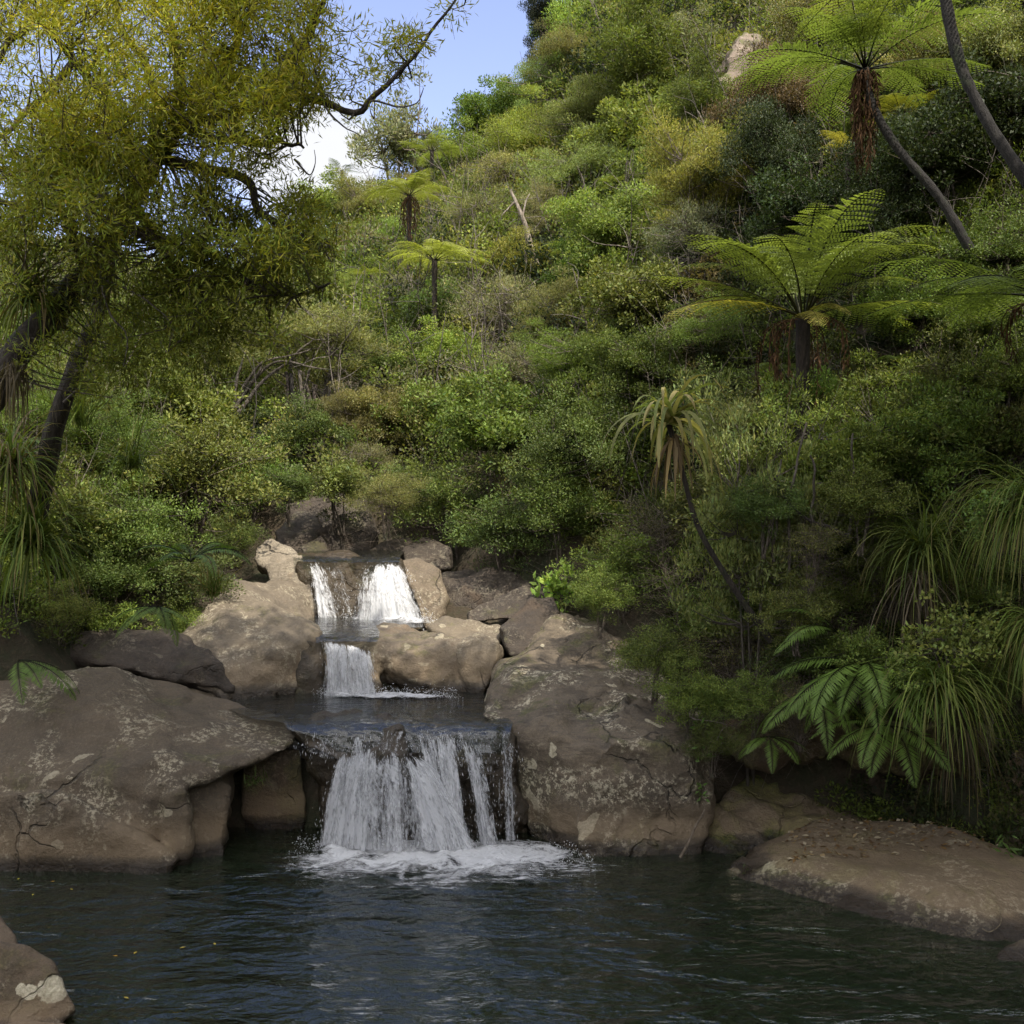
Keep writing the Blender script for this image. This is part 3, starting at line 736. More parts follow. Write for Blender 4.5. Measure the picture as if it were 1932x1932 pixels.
def foam_patch(parent, rng, pts, z, fade=0.35, hump=0.06, dens=1.0):
    """foam lying on a pool: outline centre line points (px, Y, half depth)"""
    g = Geo(); nu, nv = 80, 26
    px = np.interp(np.linspace(0, 1, nu), np.linspace(0, 1, len(pts)), [q[0] for q in pts])
    yy = np.interp(np.linspace(0, 1, nu), np.linspace(0, 1, len(pts)), [q[1] for q in pts])
    hw = np.interp(np.linspace(0, 1, nu), np.linspace(0, 1, len(pts)), [q[2] for q in pts])
    V = np.empty((nv, nu, 3)); C = np.empty((nv, nu))
    for i, s in enumerate(np.linspace(-1, 1, nv)):
        Y = yy + s * hw
        V[i, :, 0] = (px - 966) / FPX * yy; V[i, :, 1] = Y
        m = max(0.0, 1 - abs(s)) ** 0.7
        nz = np.array([noise.fractal(Vector((x * 3, y * 3, z)), 0.8, 2, 3) for x, y in zip(V[i, :, 0], Y)])
        V[i, :, 2] = z + 0.012 + hump * m * (0.6 + 0.9 * nz).clip(0)
        C[i] = dens * m ** 0.6
    edge = np.minimum(1, np.minimum(np.arange(nu), np.arange(nu)[::-1]) / 12.0)
    C *= edge[None, :]
    i = np.arange(nv - 1)[:, None] * nu; j = np.arange(nu - 1)[None, :]
    Q = np.stack([i + j, i + j + 1, i + nu + j + 1, i + nu + j], -1)
    g.add(V.reshape(-1, 3), Q, np.repeat(C.reshape(-1, 1), 3, 1))
    g.build('foam', FOAM, parent)
    g = Geo(); n = 1500 if hump else 0
    k = rng.integers(0, nu, n)
    s = rng.normal(0, 0.35, n)
    p = np.stack([(px[k] - 966) / FPX * yy[k] + rng.normal(0, 0.05, n), yy[k] + s * hw[k], z + np.abs(rng.normal(0, 0.09, n)) * np.maximum(0, 1 - np.abs(s))], 1)
    if not n: return
    leaves(g, p, rng.normal(0, 1, (n, 3)) + np.array((0, 0, 0.6)), rng.normal(0, 1, (n, 3)), rng.uniform(0.008, 0.03, n), rng.uniform(0.006, 0.014, n), (1, 1, 1))
    tag(g.build('splash', SPRAY, parent), kind='stuff')


rng = np.random.default_rng(3)
f = tag(empty('waterfall', P(800, 1600, 13.1)), 'wide lower waterfall spreading into white strands over a dark ledge into the big pool', 'waterfall')
fall_group = f
def into(root):
    # children keep their world place
    for c in list(root.children):
        c.matrix_parent_inverse = Matrix.Translation(-root.location)

fall_sheet(f, rng, [(640, 1424, 13.05), (665, 1418, 13.0), (715, 1412, 13.0), (775, 1420, 13.0)], [(596, 1588, 12.95), (645, 1596, 12.88), (705, 1602, 12.8), (800, 1604, 12.8)], [0.75, 1.0, 0.8, 1.05, 0.85, 0.6, 0.75, 0.5], drop=1.4)
fall_sheet(f, rng, [(666, 1388, 13.4), (682, 1388, 13.4)], [(668, 1440, 12.98), (688, 1440, 12.98)], [0.75, 0.8, 0.7], layers=1, nu=20)
fall_sheet(f, rng, [(752, 1420, 13.1), (770, 1424, 13.1), (790, 1426, 13.05)], [(785, 1600, 12.8), (845, 1604, 12.75), (905, 1602, 12.8)], [0.7, 0.9, 0.95, 0.9], drop=1.4, nu=50)
fall_sheet(f, rng, [(782, 1384, 13.4), (812, 1380, 13.4), (856, 1382, 13.4)], [(815, 1600, 12.8), (845, 1602, 12.75), (880, 1600, 12.8)], [0.65, 0.8, 0.65, 0.95, 1.0], drop=1.35, nu=60, tail=0.1)
fall_sheet(f, rng, [(864, 1392, 13.4), (882, 1394, 13.38), (902, 1398, 13.38)], [(904, 1590, 12.95), (920, 1592, 12.92), (945, 1590, 12.95)], [0.5, 0.8, 0.65, 0.4], drop=1.35, nu=40)
fall_sheet(f, rng, [(940, 1392, 13.4), (954, 1392, 13.4), (970, 1392, 13.4)], [(950, 1585, 13.05), (962, 1586, 13.02), (976, 1584, 13.05)], [0.45, 0.55, 0.6], drop=1.35, nu=30)
fall_sheet(f, rng, [(690, 1374, 13.42), (780, 1376, 13.42), (880, 1378, 13.42), (975, 1376, 13.44)], [(680, 1440, 13.1), (780, 1440, 13.1), (880, 1440, 13.22), (978, 1440, 13.25)], [0.42, 0.5, 0.4, 0.55, 0.4, 0.48, 0.4], drop=1.3, layers=1)
fall_sheet(f, rng, [(650, 1424, 13.15), (760, 1428, 13.2), (860, 1420, 13.3), (965, 1410, 13.38)], [(640, 1592, 13.0), (740, 1598, 12.92), (860, 1598, 12.9), (975, 1588, 13.0)], [0.45, 0.6, 0.6, 0.46, 0.62, 0.5, 0.22, 0.34, 0.2], drop=1.35, layers=2, nu=110)
fall_sheet(f, rng, [(610, 1376, 13.62), (660, 1382, 13.45)], [(560, 1410, 13.3), (640, 1440, 13.08)], [0.42, 0.45, 0.4], layers=1, nu=30)
foam_patch(f, rng, [(560, 13.1, 0.35), (640, 12.9, 0.75), (700, 12.75, 0.8), (800, 12.65, 0.8), (880, 12.65, 0.8), (960, 12.7, 0.75), (1040, 12.7, 0.55), (1110, 12.6, 0.3)], POOL1, hump=0.1, dens=1.12)
foam_patch(f, rng, [(470, 12.7, 0.3), (580, 12.55, 0.6), (700, 12.3, 0.7), (820, 12.2, 0.7), (950, 12.25, 0.7), (1080, 12.3, 0.5), (1190, 12.3, 0.25)], POOL1, hump=0.0, dens=0.68)
into(f)
f = tag(empty('waterfall', P(660, 1306, 15.8)), 'narrow middle waterfall like a white curtain dropping into the upper pool', 'waterfall')
fall_sheet(f, rng, [(608, 1208, 16.08), (650, 1214, 16.06), (700, 1228, 16.04)], [(610, 1312, 15.7), (660, 1313, 15.68), (714, 1312, 15.7)], [0.85, 0.95, 0.9, 0.95, 0.95], drop=1.7)
foam_patch(f, rng, [(600, 15.7, 0.12), (660, 15.62, 0.25), (720, 15.6, 0.28), (790, 15.55, 0.2), (860, 15.45, 0.1)], POOL2, hump=0.05, dens=1.05)
into(f)
f = tag(empty('waterfall', P(735, 1180, 18)), 'bright top waterfall fanning out over a dark rounded rock', 'waterfall')
fall_sheet(f, rng, [(688, 1062, 18.66), (720, 1060, 18.64), (754, 1062, 18.64)], [(664, 1166, 18.1), (720, 1180, 17.95), (808, 1184, 17.95)], [0.55, 0.5, 0.62, 0.85, 0.95, 0.95, 0.9, 0.85], drop=1.5, bulge=0.14, tail=0.4)
foam_patch(f, rng, [(650, 18.2, 0.1), (700, 18.05, 0.2), (760, 17.9, 0.25), (815, 17.9, 0.15)], 2.2, hump=0.1, dens=1.05)
into(f)
f = tag(empty('waterfall', P(620, 1164, 18.2)), 'thin white stream sliding down wet rock left of the fanning top waterfall', 'waterfall')
fall_sheet(f, rng, [(578, 1060, 18.72), (592, 1060, 18.7), (606, 1061, 18.7)], [(598, 1172, 18.25), (620, 1174, 18.22), (655, 1172, 18.25)], [0.5, 0.8, 0.72, 0.55, 0.45], drop=1.3, nu=40)
fall_sheet(f, rng, [(606, 1061, 18.7), (640, 1064, 18.7)], [(640, 1150, 18.35), (668, 1160, 18.3)], [0.5, 0.45, 0.35], drop=1.3, nu=30, layers=1)
into(f)
# ------------------------------------------------------------------ plants: shared builders
def vary(rng, n, clump, amt=0.28, warm=0.08):
    """leaf colour variation round 1"""
    t = np.clip(1 + clump + rng.normal(0, amt, n), 0.35, 1.9)
    w = rng.normal(0, warm, n)
    return np.stack([t * (1 + w), t, t * (1 - 0.6 * w)], 1)


def leafcloud(g, rng, C, R, per, L, W, flat=0.7, upb=0.35, out=0.8, fold=0.12, droop=0.0, cl_amt=0.18):
    n = len(C)
    R = np.broadcast_to(np.asarray(R, float), (n,))
    per = np.broadcast_to(np.asarray(per), (n,)).astype(int)
    idx = np.repeat(np.arange(n), per)
    m = len(idx)
    d = nrmz(rng.normal(0, 1, (m, 3)))
    r = rng.random(m) ** 0.5
    off = d * (r * R[idx])[:, None]
    off[:, 2] *= flat
    pos = C[idx] + off
    ax = d * out + rng.normal(0, 0.6, (m, 3)); ax[:, 2] += upb - droop
    up = np.array((0, 0, 1.0)) + d * 0.5 + rng.normal(0, 0.45, (m, 3))
    cl = rng.normal(0, cl_amt, n)[idx]
    leaves(g, pos, ax, up, L * rng.uniform(0.6, 1.25, m), W * rng.uniform(0.7, 1.2, m), vary(rng, m, cl), fold)


def crown_points(rng, n, rx, ry, rz, cz, lump=0.3, shell=0.42, low=-0.35):
    """clump centres filling an uneven crown"""
    out = []
    ph = rng.uniform(0, 9, 3)
    while len(out) < n:
        d = nrmz(rng.normal(0, 1, 3))
        if d[2] < low and rng.random() < 0.75: continue
        k = 1 + lump * noise.noise(Vector((d[0] * 1.6 + ph[0], d[1] * 1.6 + ph[1], d[2] * 1.6 + ph[2]))) * 1.8
        r = rng.random() ** shell * k
        out.append((d[0] * rx * r, d[1] * ry * r, cz + d[2] * rz * r))
    return np.array(out)


def plant_proto(seed, R, H, cz, rz, clumps, per, L, W, cr, mat, stems=1, trunk_r=0.07, lean=0.15, twig_r=0.012, flat=0.7, upb=0.35, droop=0.0, lump=0.3, shell=0.42,
                bark=(0.16, 0.13, 0.10), bare=0, low=-0.35, splay=0.35, fold=0.12, cl_amt=0.18):
    """meshes of (wood, leaves) for one kind of tree or shrub standing at the origin"""
    rng = np.random.default_rng(seed)
    gw, gl = Geo(), Geo()
    C = crown_points(rng, clumps, R, R, rz, cz, lump, shell, low)
    tr = []
    for s in range(stems):
        a = rng.uniform(0, 2 * PI); q = splay * R * (0.3 + rng.random()) if stems > 1 else lean * R
        top = np.array((math.cos(a) * q, math.sin(a) * q, cz + rz * 0.35))
        base = np.array((rng.normal(0, 0.06) * R * (stems > 1), rng.normal(0, 0.06) * R * (stems > 1), -0.35))
        pts = wobble(rng, np.linspace(base, top, 9), 0.10 * R * 0.6)
        rr = np.linspace(trunk_r, trunk_r * 0.25, 9)
        tube(gw, pts, rr, 6, np.array(bark) * rng.uniform(0.8, 1.2)); tr.append(pts)
    allp = np.concatenate(tr)
    for c in C:
        below = allp[allp[:, 2] < c[2] + 0.1 * rz]
        if not len(below): below = allp[:3]
        d = np.linalg.norm((below - c) * np.array((1, 1, 0.8)), axis=1)
        a = below[d.argmin()]
        mid = (a + c) / 2 + np.array((0, 0, -0.08 * np.linalg.norm(c - a))) + rng.normal(0, 0.04 * R, 3)
        tube(gw, spline([a, mid, c], 5), np.linspace(twig_r * 1.6, twig_r * 0.5, 5), 3, np.array(bark) * rng.uniform(0.7, 1.3))
    for _ in range(bare):
        a = allp[rng.integers(2, len(allp))]
        d = nrmz(rng.normal(0, 1, 3) + np.array((0, 0, 0.7)))
        e = a + d * R * rng.uniform(0.5, 1.25)
        tube(gw, wobble(rng, np.linspace(a, e, 6), 0.05 * R), np.linspace(twig_r, twig_r * 0.35, 6), 3, np.array(bark) * rng.uniform(0.9, 1.7))
    leafcloud(gl, rng, C, cr * rng.uniform(0.7, 1.3, len(C)), per, L, W, flat, upb, droop=droop, fold=fold, cl_amt=cl_amt)
    return gw.mesh('plant_wood', BARK), gl.mesh('plant_leaves', mat)


PROTO = {}


def proto(kind, var):
    key = (kind, var)
    if key in PROTO: return PROTO[key]
    s = 100 + var * 7 + sum(map(ord, kind))
    K = dict(
        broad=dict(R=1.5, H=3.2, cz=1.9, rz=1.25, clumps=120, per=270, L=0.088, W=0.042, cr=0.42, lump=0.55, mat=LEAF, stems=2, trunk_r=0.06),
        glossy=dict(R=1.5, H=3.4, cz=2.0, rz=1.4, clumps=110, per=230, L=0.08, W=0.04, cr=0.38, lump=0.5, mat=GLOSSY, stems=2, trunk_r=0.06),
        fine=dict(R=1.5, H=3.2, cz=1.9, rz=1.2, clumps=140, per=260, L=0.10, W=0.02, cr=0.36, mat=LEAF, stems=4, trunk_r=0.035, flat=0.5, upb=0.7, twig_r=0.012, bark=(0.24, 0.2, 0.17), lump=0.6, bare=60, fold=0.0),
        twiggy=dict(R=1.5, H=3.0, cz=1.7, rz=1.2, clumps=140, per=90, L=0.10, W=0.02, cr=0.3, mat=LEAF, stems=9, trunk_r=0.028, flat=0.8, upb=0.9, bare=170, twig_r=0.011, bark=(0.25, 0.215, 0.18), splay=0.5, lump=0.3, fold=0.0),
        loose=dict(R=1.3, H=3.8, cz=2.3, rz=1.6, clumps=70, per=110, L=0.14, W=0.04, cr=0.33, mat=LEAF, stems=3, trunk_r=0.05, lump=0.6, shell=0.6, upb=0.8, twig_r=0.016),
        tall=dict(R=1.2, H=5.0, cz=3.0, rz=2.3, clumps=120, per=170, L=0.12, W=0.035, cr=0.36, mat=LEAF, stems=1, trunk_r=0.11, lump=0.4, low=-0.8),
        layer=dict(R=1.7, H=3.4, cz=2.3, rz=0.85, clumps=110, per=230, L=0.11, W=0.018, cr=0.42, mat=LEAF, stems=5, trunk_r=0.045, flat=0.3, upb=0.3, twig_r=0.014, bark=(0.2, 0.175, 0.15), splay=0.7, low=-0.1, lump=0.3, bare=30, fold=0.0),
        bank=dict(R=1.2, H=2.2, cz=1.2, rz=1.05, clumps=110, per=130, L=0.072, W=0.03, cr=0.27, mat=GLOSSY, stems=5, trunk_r=0.03, twig_r=0.007, bark=(0.2, 0.165, 0.13), bare=45, lump=0.4),
        bankfine=dict(R=1.2, H=2.2, cz=1.2, rz=1.0, clumps=120, per=140, L=0.06, W=0.018, cr=0.26, mat=LEAF, stems=6, trunk_r=0.025, twig_r=0.006, bark=(0.22, 0.18, 0.14), bare=70, lump=0.45, upb=0.7),
        bankbare=dict(R=1.2, H=2.2, cz=1.2, rz=1.05, clumps=80, per=45, L=0.06, W=0.02, cr=0.24, mat=LEAF, stems=9, trunk_r=0.022, twig_r=0.006, bark=(0.24, 0.195, 0.155), bare=260, lump=0.4, upb=0.5),
        banktop=dict(R=1.3, H=2.8, cz=2.1, rz=0.55, clumps=100, per=150, L=0.075, W=0.027, cr=0.25, mat=LEAF, stems=9, trunk_r=0.03, twig_r=0.008, bark=(0.27, 0.23, 0.2), bare=60, low=-0.2, upb=0.9, splay=0.55),
        tallstem=dict(R=1.0, H=3.6, cz=2.6, rz=1.15, clumps=150, per=140, L=0.072, W=0.026, cr=0.22, mat=LEAF, stems=4, trunk_r=0.028, twig_r=0.007, bark=(0.17, 0.145, 0.12), bare=50, low=-0.9, upb=0.6, splay=0.5, lump=0.7),
        big=dict(R=0.8, H=1.2, cz=0.7, rz=0.65, clumps=60, per=30, L=0.085, W=0.05, cr=0.17, mat=GLOSSY, stems=4, trunk_r=0.018, twig_r=0.006, lump=0.4),
        lime=dict(R=0.5, H=1.3, cz=0.75, rz=0.65, clumps=22, per=16, L=0.12, W=0.075, cr=0.12, mat=LEAF, stems=3, trunk_r=0.014, twig_r=0.006, lump=0.5, shell=0.7, bark=(0.25, 0.2, 0.16)),
    )[kind]
    if kind in ('broad', 'glossy', 'bank') and var == 1:   # a coarser-leaved sort
        K['L'] *= 1.6; K['W'] *= 1.6; K['per'] = int(K['per'] * 0.45)
    PROTO[key] = plant_proto(s, **K) + (K['R'] * 2, K['cz'])
    return PROTO[key]


TINT = dict(
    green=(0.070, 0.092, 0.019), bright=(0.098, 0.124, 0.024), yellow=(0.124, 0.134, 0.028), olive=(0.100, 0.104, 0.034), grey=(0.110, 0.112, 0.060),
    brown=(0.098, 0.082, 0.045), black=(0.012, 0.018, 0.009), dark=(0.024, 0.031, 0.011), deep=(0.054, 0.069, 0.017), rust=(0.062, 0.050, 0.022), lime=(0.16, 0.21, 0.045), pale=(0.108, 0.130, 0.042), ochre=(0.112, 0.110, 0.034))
PRNG = np.random.default_rng(77)


def plant(name, cat, label, kind, px, py, w, tint, aspect=1.0, group=None, ymin=12.0, var=None, loc=None, scale=None, squash=1.0):
    var = int(PRNG.integers(0, 3)) if var is None else var
    wood, leaf, width, cz = proto(kind, var)
    if loc is None:
        x, y, z, D = stand(px, py, w, aspect * cz / width * 1.0, 1.0, ymin)
        s = D / width
    else:
        x, y, z = loc; s = scale
    o = empty(name, (x, y, z - 0.05), PRNG.uniform(0, 2 * PI))
    o.scale = (s, s, s * aspect)
    tag(o, label, cat, group)
    a = link('trunk', wood, o); b = link('crown', leaf, o)
    c = np.array(TINT[tint]) * PRNG.uniform(0.9, 1.1, 3) * 1.75
    c = (c * 0.95 + c.mean() * 0.05) * 1.1
    b.color = (*c, 1); a.color = (1, 1, 1, 1)
    return o


# ------------------------------------------------------------------ the slope: trees and shrubs one can tell apart
HILL = [
    # name, category, kind, px, py, width px, tint, aspect, label
    ('loose_tree', 'tree', 'loose', 752, 268, 165, 'grey', 1.0, 'open grey-green tree with upright twigs on the left skyline'),
    ('round_tree', 'tree', 'fine', 806, 225, 95, 'deep', 1.0, 'round-topped dark green tree behind the open grey-green one on the skyline'),
    ('manuka_shrub', 'shrub', 'fine', 1075, 110, 120, 'olive', 1.0, 'olive feathery shrub under the bright yellow-green tree at the top'),
    ('tall_tree', 'tree', 'tall', 1205, 130, 165, 'deep', 0.85, 'tallest dark green tree standing out on the upper slope'),
    ('broadleaf_tree', 'tree', 'broad', 1290, 90, 110, 'grey', 1.0, 'grey-olive tree just left of the bare rock outcrop'),
    ('manuka_shrub', 'shrub', 'fine', 1045, 165, 135, 'pale', 0.9, 'pale olive shrub on the skyline below the narrow blackish tree'),
    ('broadleaf_shrub', 'shrub', 'broad', 985, 190, 110, 'bright', 0.9, 'fresh green shrub on the skyline crest, middle of its slope'),
    ('broadleaf_shrub', 'shrub', 'broad', 925, 232, 120, 'green', 0.9, 'mid-green rounded shrub near the two dark skyline ferns'),
    ('manuka_shrub', 'shrub', 'fine', 1010, 275, 170, 'yellow', 0.8, 'yellow-olive domed shrub below the crest'),
    ('manuka_shrub', 'shrub', 'fine', 1110, 220, 150, 'olive', 0.9, 'olive domed shrub left of the tallest dark tree'),
    ('broadleaf_tree', 'tree', 'broad', 1195, 268, 175, 'bright', 0.9, 'light green spreading tree under the tallest dark tree'),
    ('tall_tree', 'tree', 'tall', 1318, 205, 120, 'deep', 0.8, 'dark narrow tree between the tallest dark tree and the rock outcrop'),
    ('broadleaf_tree', 'tree', 'broad', 1372, 225, 110, 'yellow', 1.0, 'yellowish tree below the bare rock outcrop'),
    ('manuka_tree', 'tree', 'fine', 1318, 345, 215, 'yellow', 0.95, 'large dome-shaped yellow-green tree with grey twiggy underside beside the dark trees'),
    ('broadleaf_tree', 'tree', 'broad', 1225, 340, 140, 'green', 0.9, 'mid-green tree left of the large yellow-green dome'),
    ('manuka_shrub', 'shrub', 'fine', 1105, 330, 165, 'pale', 0.8, 'pale green flat-topped shrub in the middle of the slope'),
    ('twiggy_shrub', 'shrub', 'twiggy', 962, 345, 150, 'ochre', 0.9, 'ochre-brown twiggy shrub below the yellow-olive dome'),
    ('broadleaf_shrub', 'shrub', 'broad', 872, 300, 120, 'bright', 0.9, 'light green shrub right of the fern with one pale frond'),
    ('manuka_shrub', 'shrub', 'fine', 690, 395, 120, 'ochre', 0.9, 'ochre shrub left of the upper umbrella-shaped fern'),
    ('broadleaf_shrub', 'shrub', 'broad', 650, 352, 110, 'bright', 0.9, 'light green shrub at the left foot of the skyline'),
    ('twiggy_shrub', 'shrub', 'twiggy', 905, 415, 150, 'olive', 1.0, 'dark olive shrub with bare stems left of the pale dead trunk'),
    ('manuka_shrub', 'shrub', 'fine', 1040, 420, 130, 'grey', 0.9, 'grey-green shrub just right of the top of the dead trunk'),
    ('broadleaf_tree', 'tree', 'broad', 1180, 440, 190, 'bright', 0.95, 'broad rounded green tree in the centre of the slope'),
    ('twiggy_shrub', 'shrub', 'twiggy', 1310, 445, 150, 'grey', 0.95, 'grey twiggy shrub under the large yellow-green dome'),
    ('manuka_shrub', 'shrub', 'fine', 830, 385, 110, 'olive', 0.9, 'olive shrub right of the upper umbrella-shaped fern'),
    ('twiggy_shrub', 'shrub', 'twiggy', 940, 590, 190, 'grey', 0.9, 'big grey-brown feathery shrub below the dead trunk'),
    ('broadleaf_shrub', 'shrub', 'broad', 985, 500, 130, 'yellow', 0.8, 'yellow-green low shrub at the foot of the dead trunk'),
    ('broadleaf_shrub', 'shrub', 'broad', 1110, 525, 140, 'green', 0.9, 'mid-green shrub below and left of the broad rounded tree'),
    ('glossy_tree', 'tree', 'glossy', 1195, 570, 175, 'green', 0.9, 'glossy green tree behind the left fronds of the big tree fern'),
    ('manuka_shrub', 'shrub', 'fine', 1065, 600, 150, 'olive', 0.9, 'olive fine-leaved shrub right of the big grey-brown feathery one'),
    ('glossy_shrub', 'shrub', 'glossy', 748, 460, 95, 'bright', 0.9, 'glossy bright green shrub between the two umbrella-shaped ferns'),
    ('twiggy_shrub', 'shrub', 'twiggy', 690, 480, 115, 'brown', 0.9, 'brown twiggy shrub left of the lower umbrella-shaped fern'),
    ('manuka_shrub', 'shrub', 'fine', 665, 560, 120, 'yellow', 0.9, 'yellowish shrub behind the layered tree with grey limbs'),
    ('broadleaf_shrub', 'shrub', 'broad', 830, 592, 115, 'pale', 0.8, 'pale broad-leaved shrub under the lower umbrella-shaped fern'),
    ('twiggy_shrub', 'shrub', 'twiggy', 745, 560, 110, 'grey', 0.9, 'greyish twiggy shrub left of the pale broad-leaved one'),
    ('glossy_shrub', 'shrub', 'glossy', 745, 690, 130, 'deep', 0.9, 'dark glossy shrub right of the small fern with a dead orange frond'),
    ('broadleaf_shrub', 'shrub', 'broad', 840, 675, 140, 'bright', 0.9, 'light green leafy shrub left of the grey feathery hollow'),
    ('twiggy_shrub', 'shrub', 'twiggy', 965, 705, 150, 'grey', 0.9, 'grey twiggy shrub in the middle below the big feathery one'),
    ('manuka_shrub', 'shrub', 'fine', 1085, 690, 170, 'green', 0.9, 'green fine-leaved shrub left of the strap-leaved plant'),
    ('broadleaf_tree', 'tree', 'broad', 1215, 690, 170, 'deep', 0.9, 'dark tree behind the strap-leaved plant'),
    ('manuka_shrub', 'shrub', 'fine', 650, 800, 120, 'olive', 1.0, 'olive shrub in front of the cluster of thin trunks'),
    ('broadleaf_shrub', 'shrub', 'broad', 745, 785, 135, 'olive', 0.9, 'olive-brown shrub above the dark boulders, left one'),
    ('glossy_shrub', 'shrub', 'glossy', 845, 775, 150, 'green', 0.9, 'bright leafy shrub directly above the bush overhanging the fall'),
    ('broadleaf_tree', 'tree', 'broad', 960, 815, 190, 'green', 0.9, 'wide lush tree in the centre behind the overhanging bush'),
    ('glossy_tree', 'tree', 'glossy', 1070, 860, 190, 'deep', 1.0, 'dark glossy tree in the shade right of the wide lush tree'),
    ('twiggy_shrub', 'shrub', 'twiggy', 690, 880, 110, 'brown', 0.8, 'brown scrubby shrub on top of the dark boulders'),
    ('glossy_shrub', 'shrub', 'glossy', 565, 815, 130, 'deep', 0.9, 'dark green shrub under the thin trunks, left of the stream'),
    ('broadleaf_tree', 'tree', 'broad', 430, 690, 150, 'green', 1.0, 'leafy tree left of the grey limbs of the layered tree'),
    ('broadleaf_tree', 'tree', 'broad', 470, 590, 140, 'yellow', 0.9, 'yellow-green tree behind the left end of the layered tree'),
    # dark trees on the right
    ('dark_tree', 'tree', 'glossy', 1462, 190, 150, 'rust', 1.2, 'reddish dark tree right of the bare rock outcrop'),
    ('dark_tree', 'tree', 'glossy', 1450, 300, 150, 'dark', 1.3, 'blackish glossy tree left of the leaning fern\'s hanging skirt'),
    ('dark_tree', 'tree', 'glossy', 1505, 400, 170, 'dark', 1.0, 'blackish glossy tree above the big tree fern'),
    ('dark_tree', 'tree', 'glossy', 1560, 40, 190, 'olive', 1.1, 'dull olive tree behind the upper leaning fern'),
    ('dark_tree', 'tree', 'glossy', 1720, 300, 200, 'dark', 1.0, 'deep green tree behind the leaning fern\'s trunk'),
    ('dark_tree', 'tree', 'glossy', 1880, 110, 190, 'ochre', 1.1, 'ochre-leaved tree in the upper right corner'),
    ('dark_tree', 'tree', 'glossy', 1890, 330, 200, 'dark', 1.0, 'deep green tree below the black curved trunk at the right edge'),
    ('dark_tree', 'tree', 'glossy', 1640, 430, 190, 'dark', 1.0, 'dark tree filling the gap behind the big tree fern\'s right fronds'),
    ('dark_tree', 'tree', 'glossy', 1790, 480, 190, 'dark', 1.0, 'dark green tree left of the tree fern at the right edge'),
    ('dark_tree', 'tree', 'glossy', 1760, 120, 160, 'olive', 1.0, 'olive tree between the two leaning fern trunks'),
]
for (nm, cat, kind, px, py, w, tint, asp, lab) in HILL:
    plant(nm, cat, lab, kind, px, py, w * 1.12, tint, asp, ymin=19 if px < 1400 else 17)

SY = stand(1060, 150, 0, ymin=25)[1]
for (nm, kind, px, py, w, h, tint, lab) in [
    ('column_tree', 'tall', 1022, 150, 66, 190, 'black', 'narrow blackish tree on the spur edge against the blue sky'),  # near-black tint puts this tree's shade into its leaf colour
    ('broadleaf_tree', 'broad', 1082, 150, 120, 130, 'lime', 'bright yellow-green tree right beside the narrow blackish one')]:
    c0 = P(px, py, SY); kk = w * SY / FPX / (2.4 if kind == 'tall' else 3.0)
    plant(nm, 'tree', lab, kind, px, py, w, tint, h / w * (0.5 if kind == 'tall' else 0.9), loc=tuple(c0), scale=kk * 1.15)

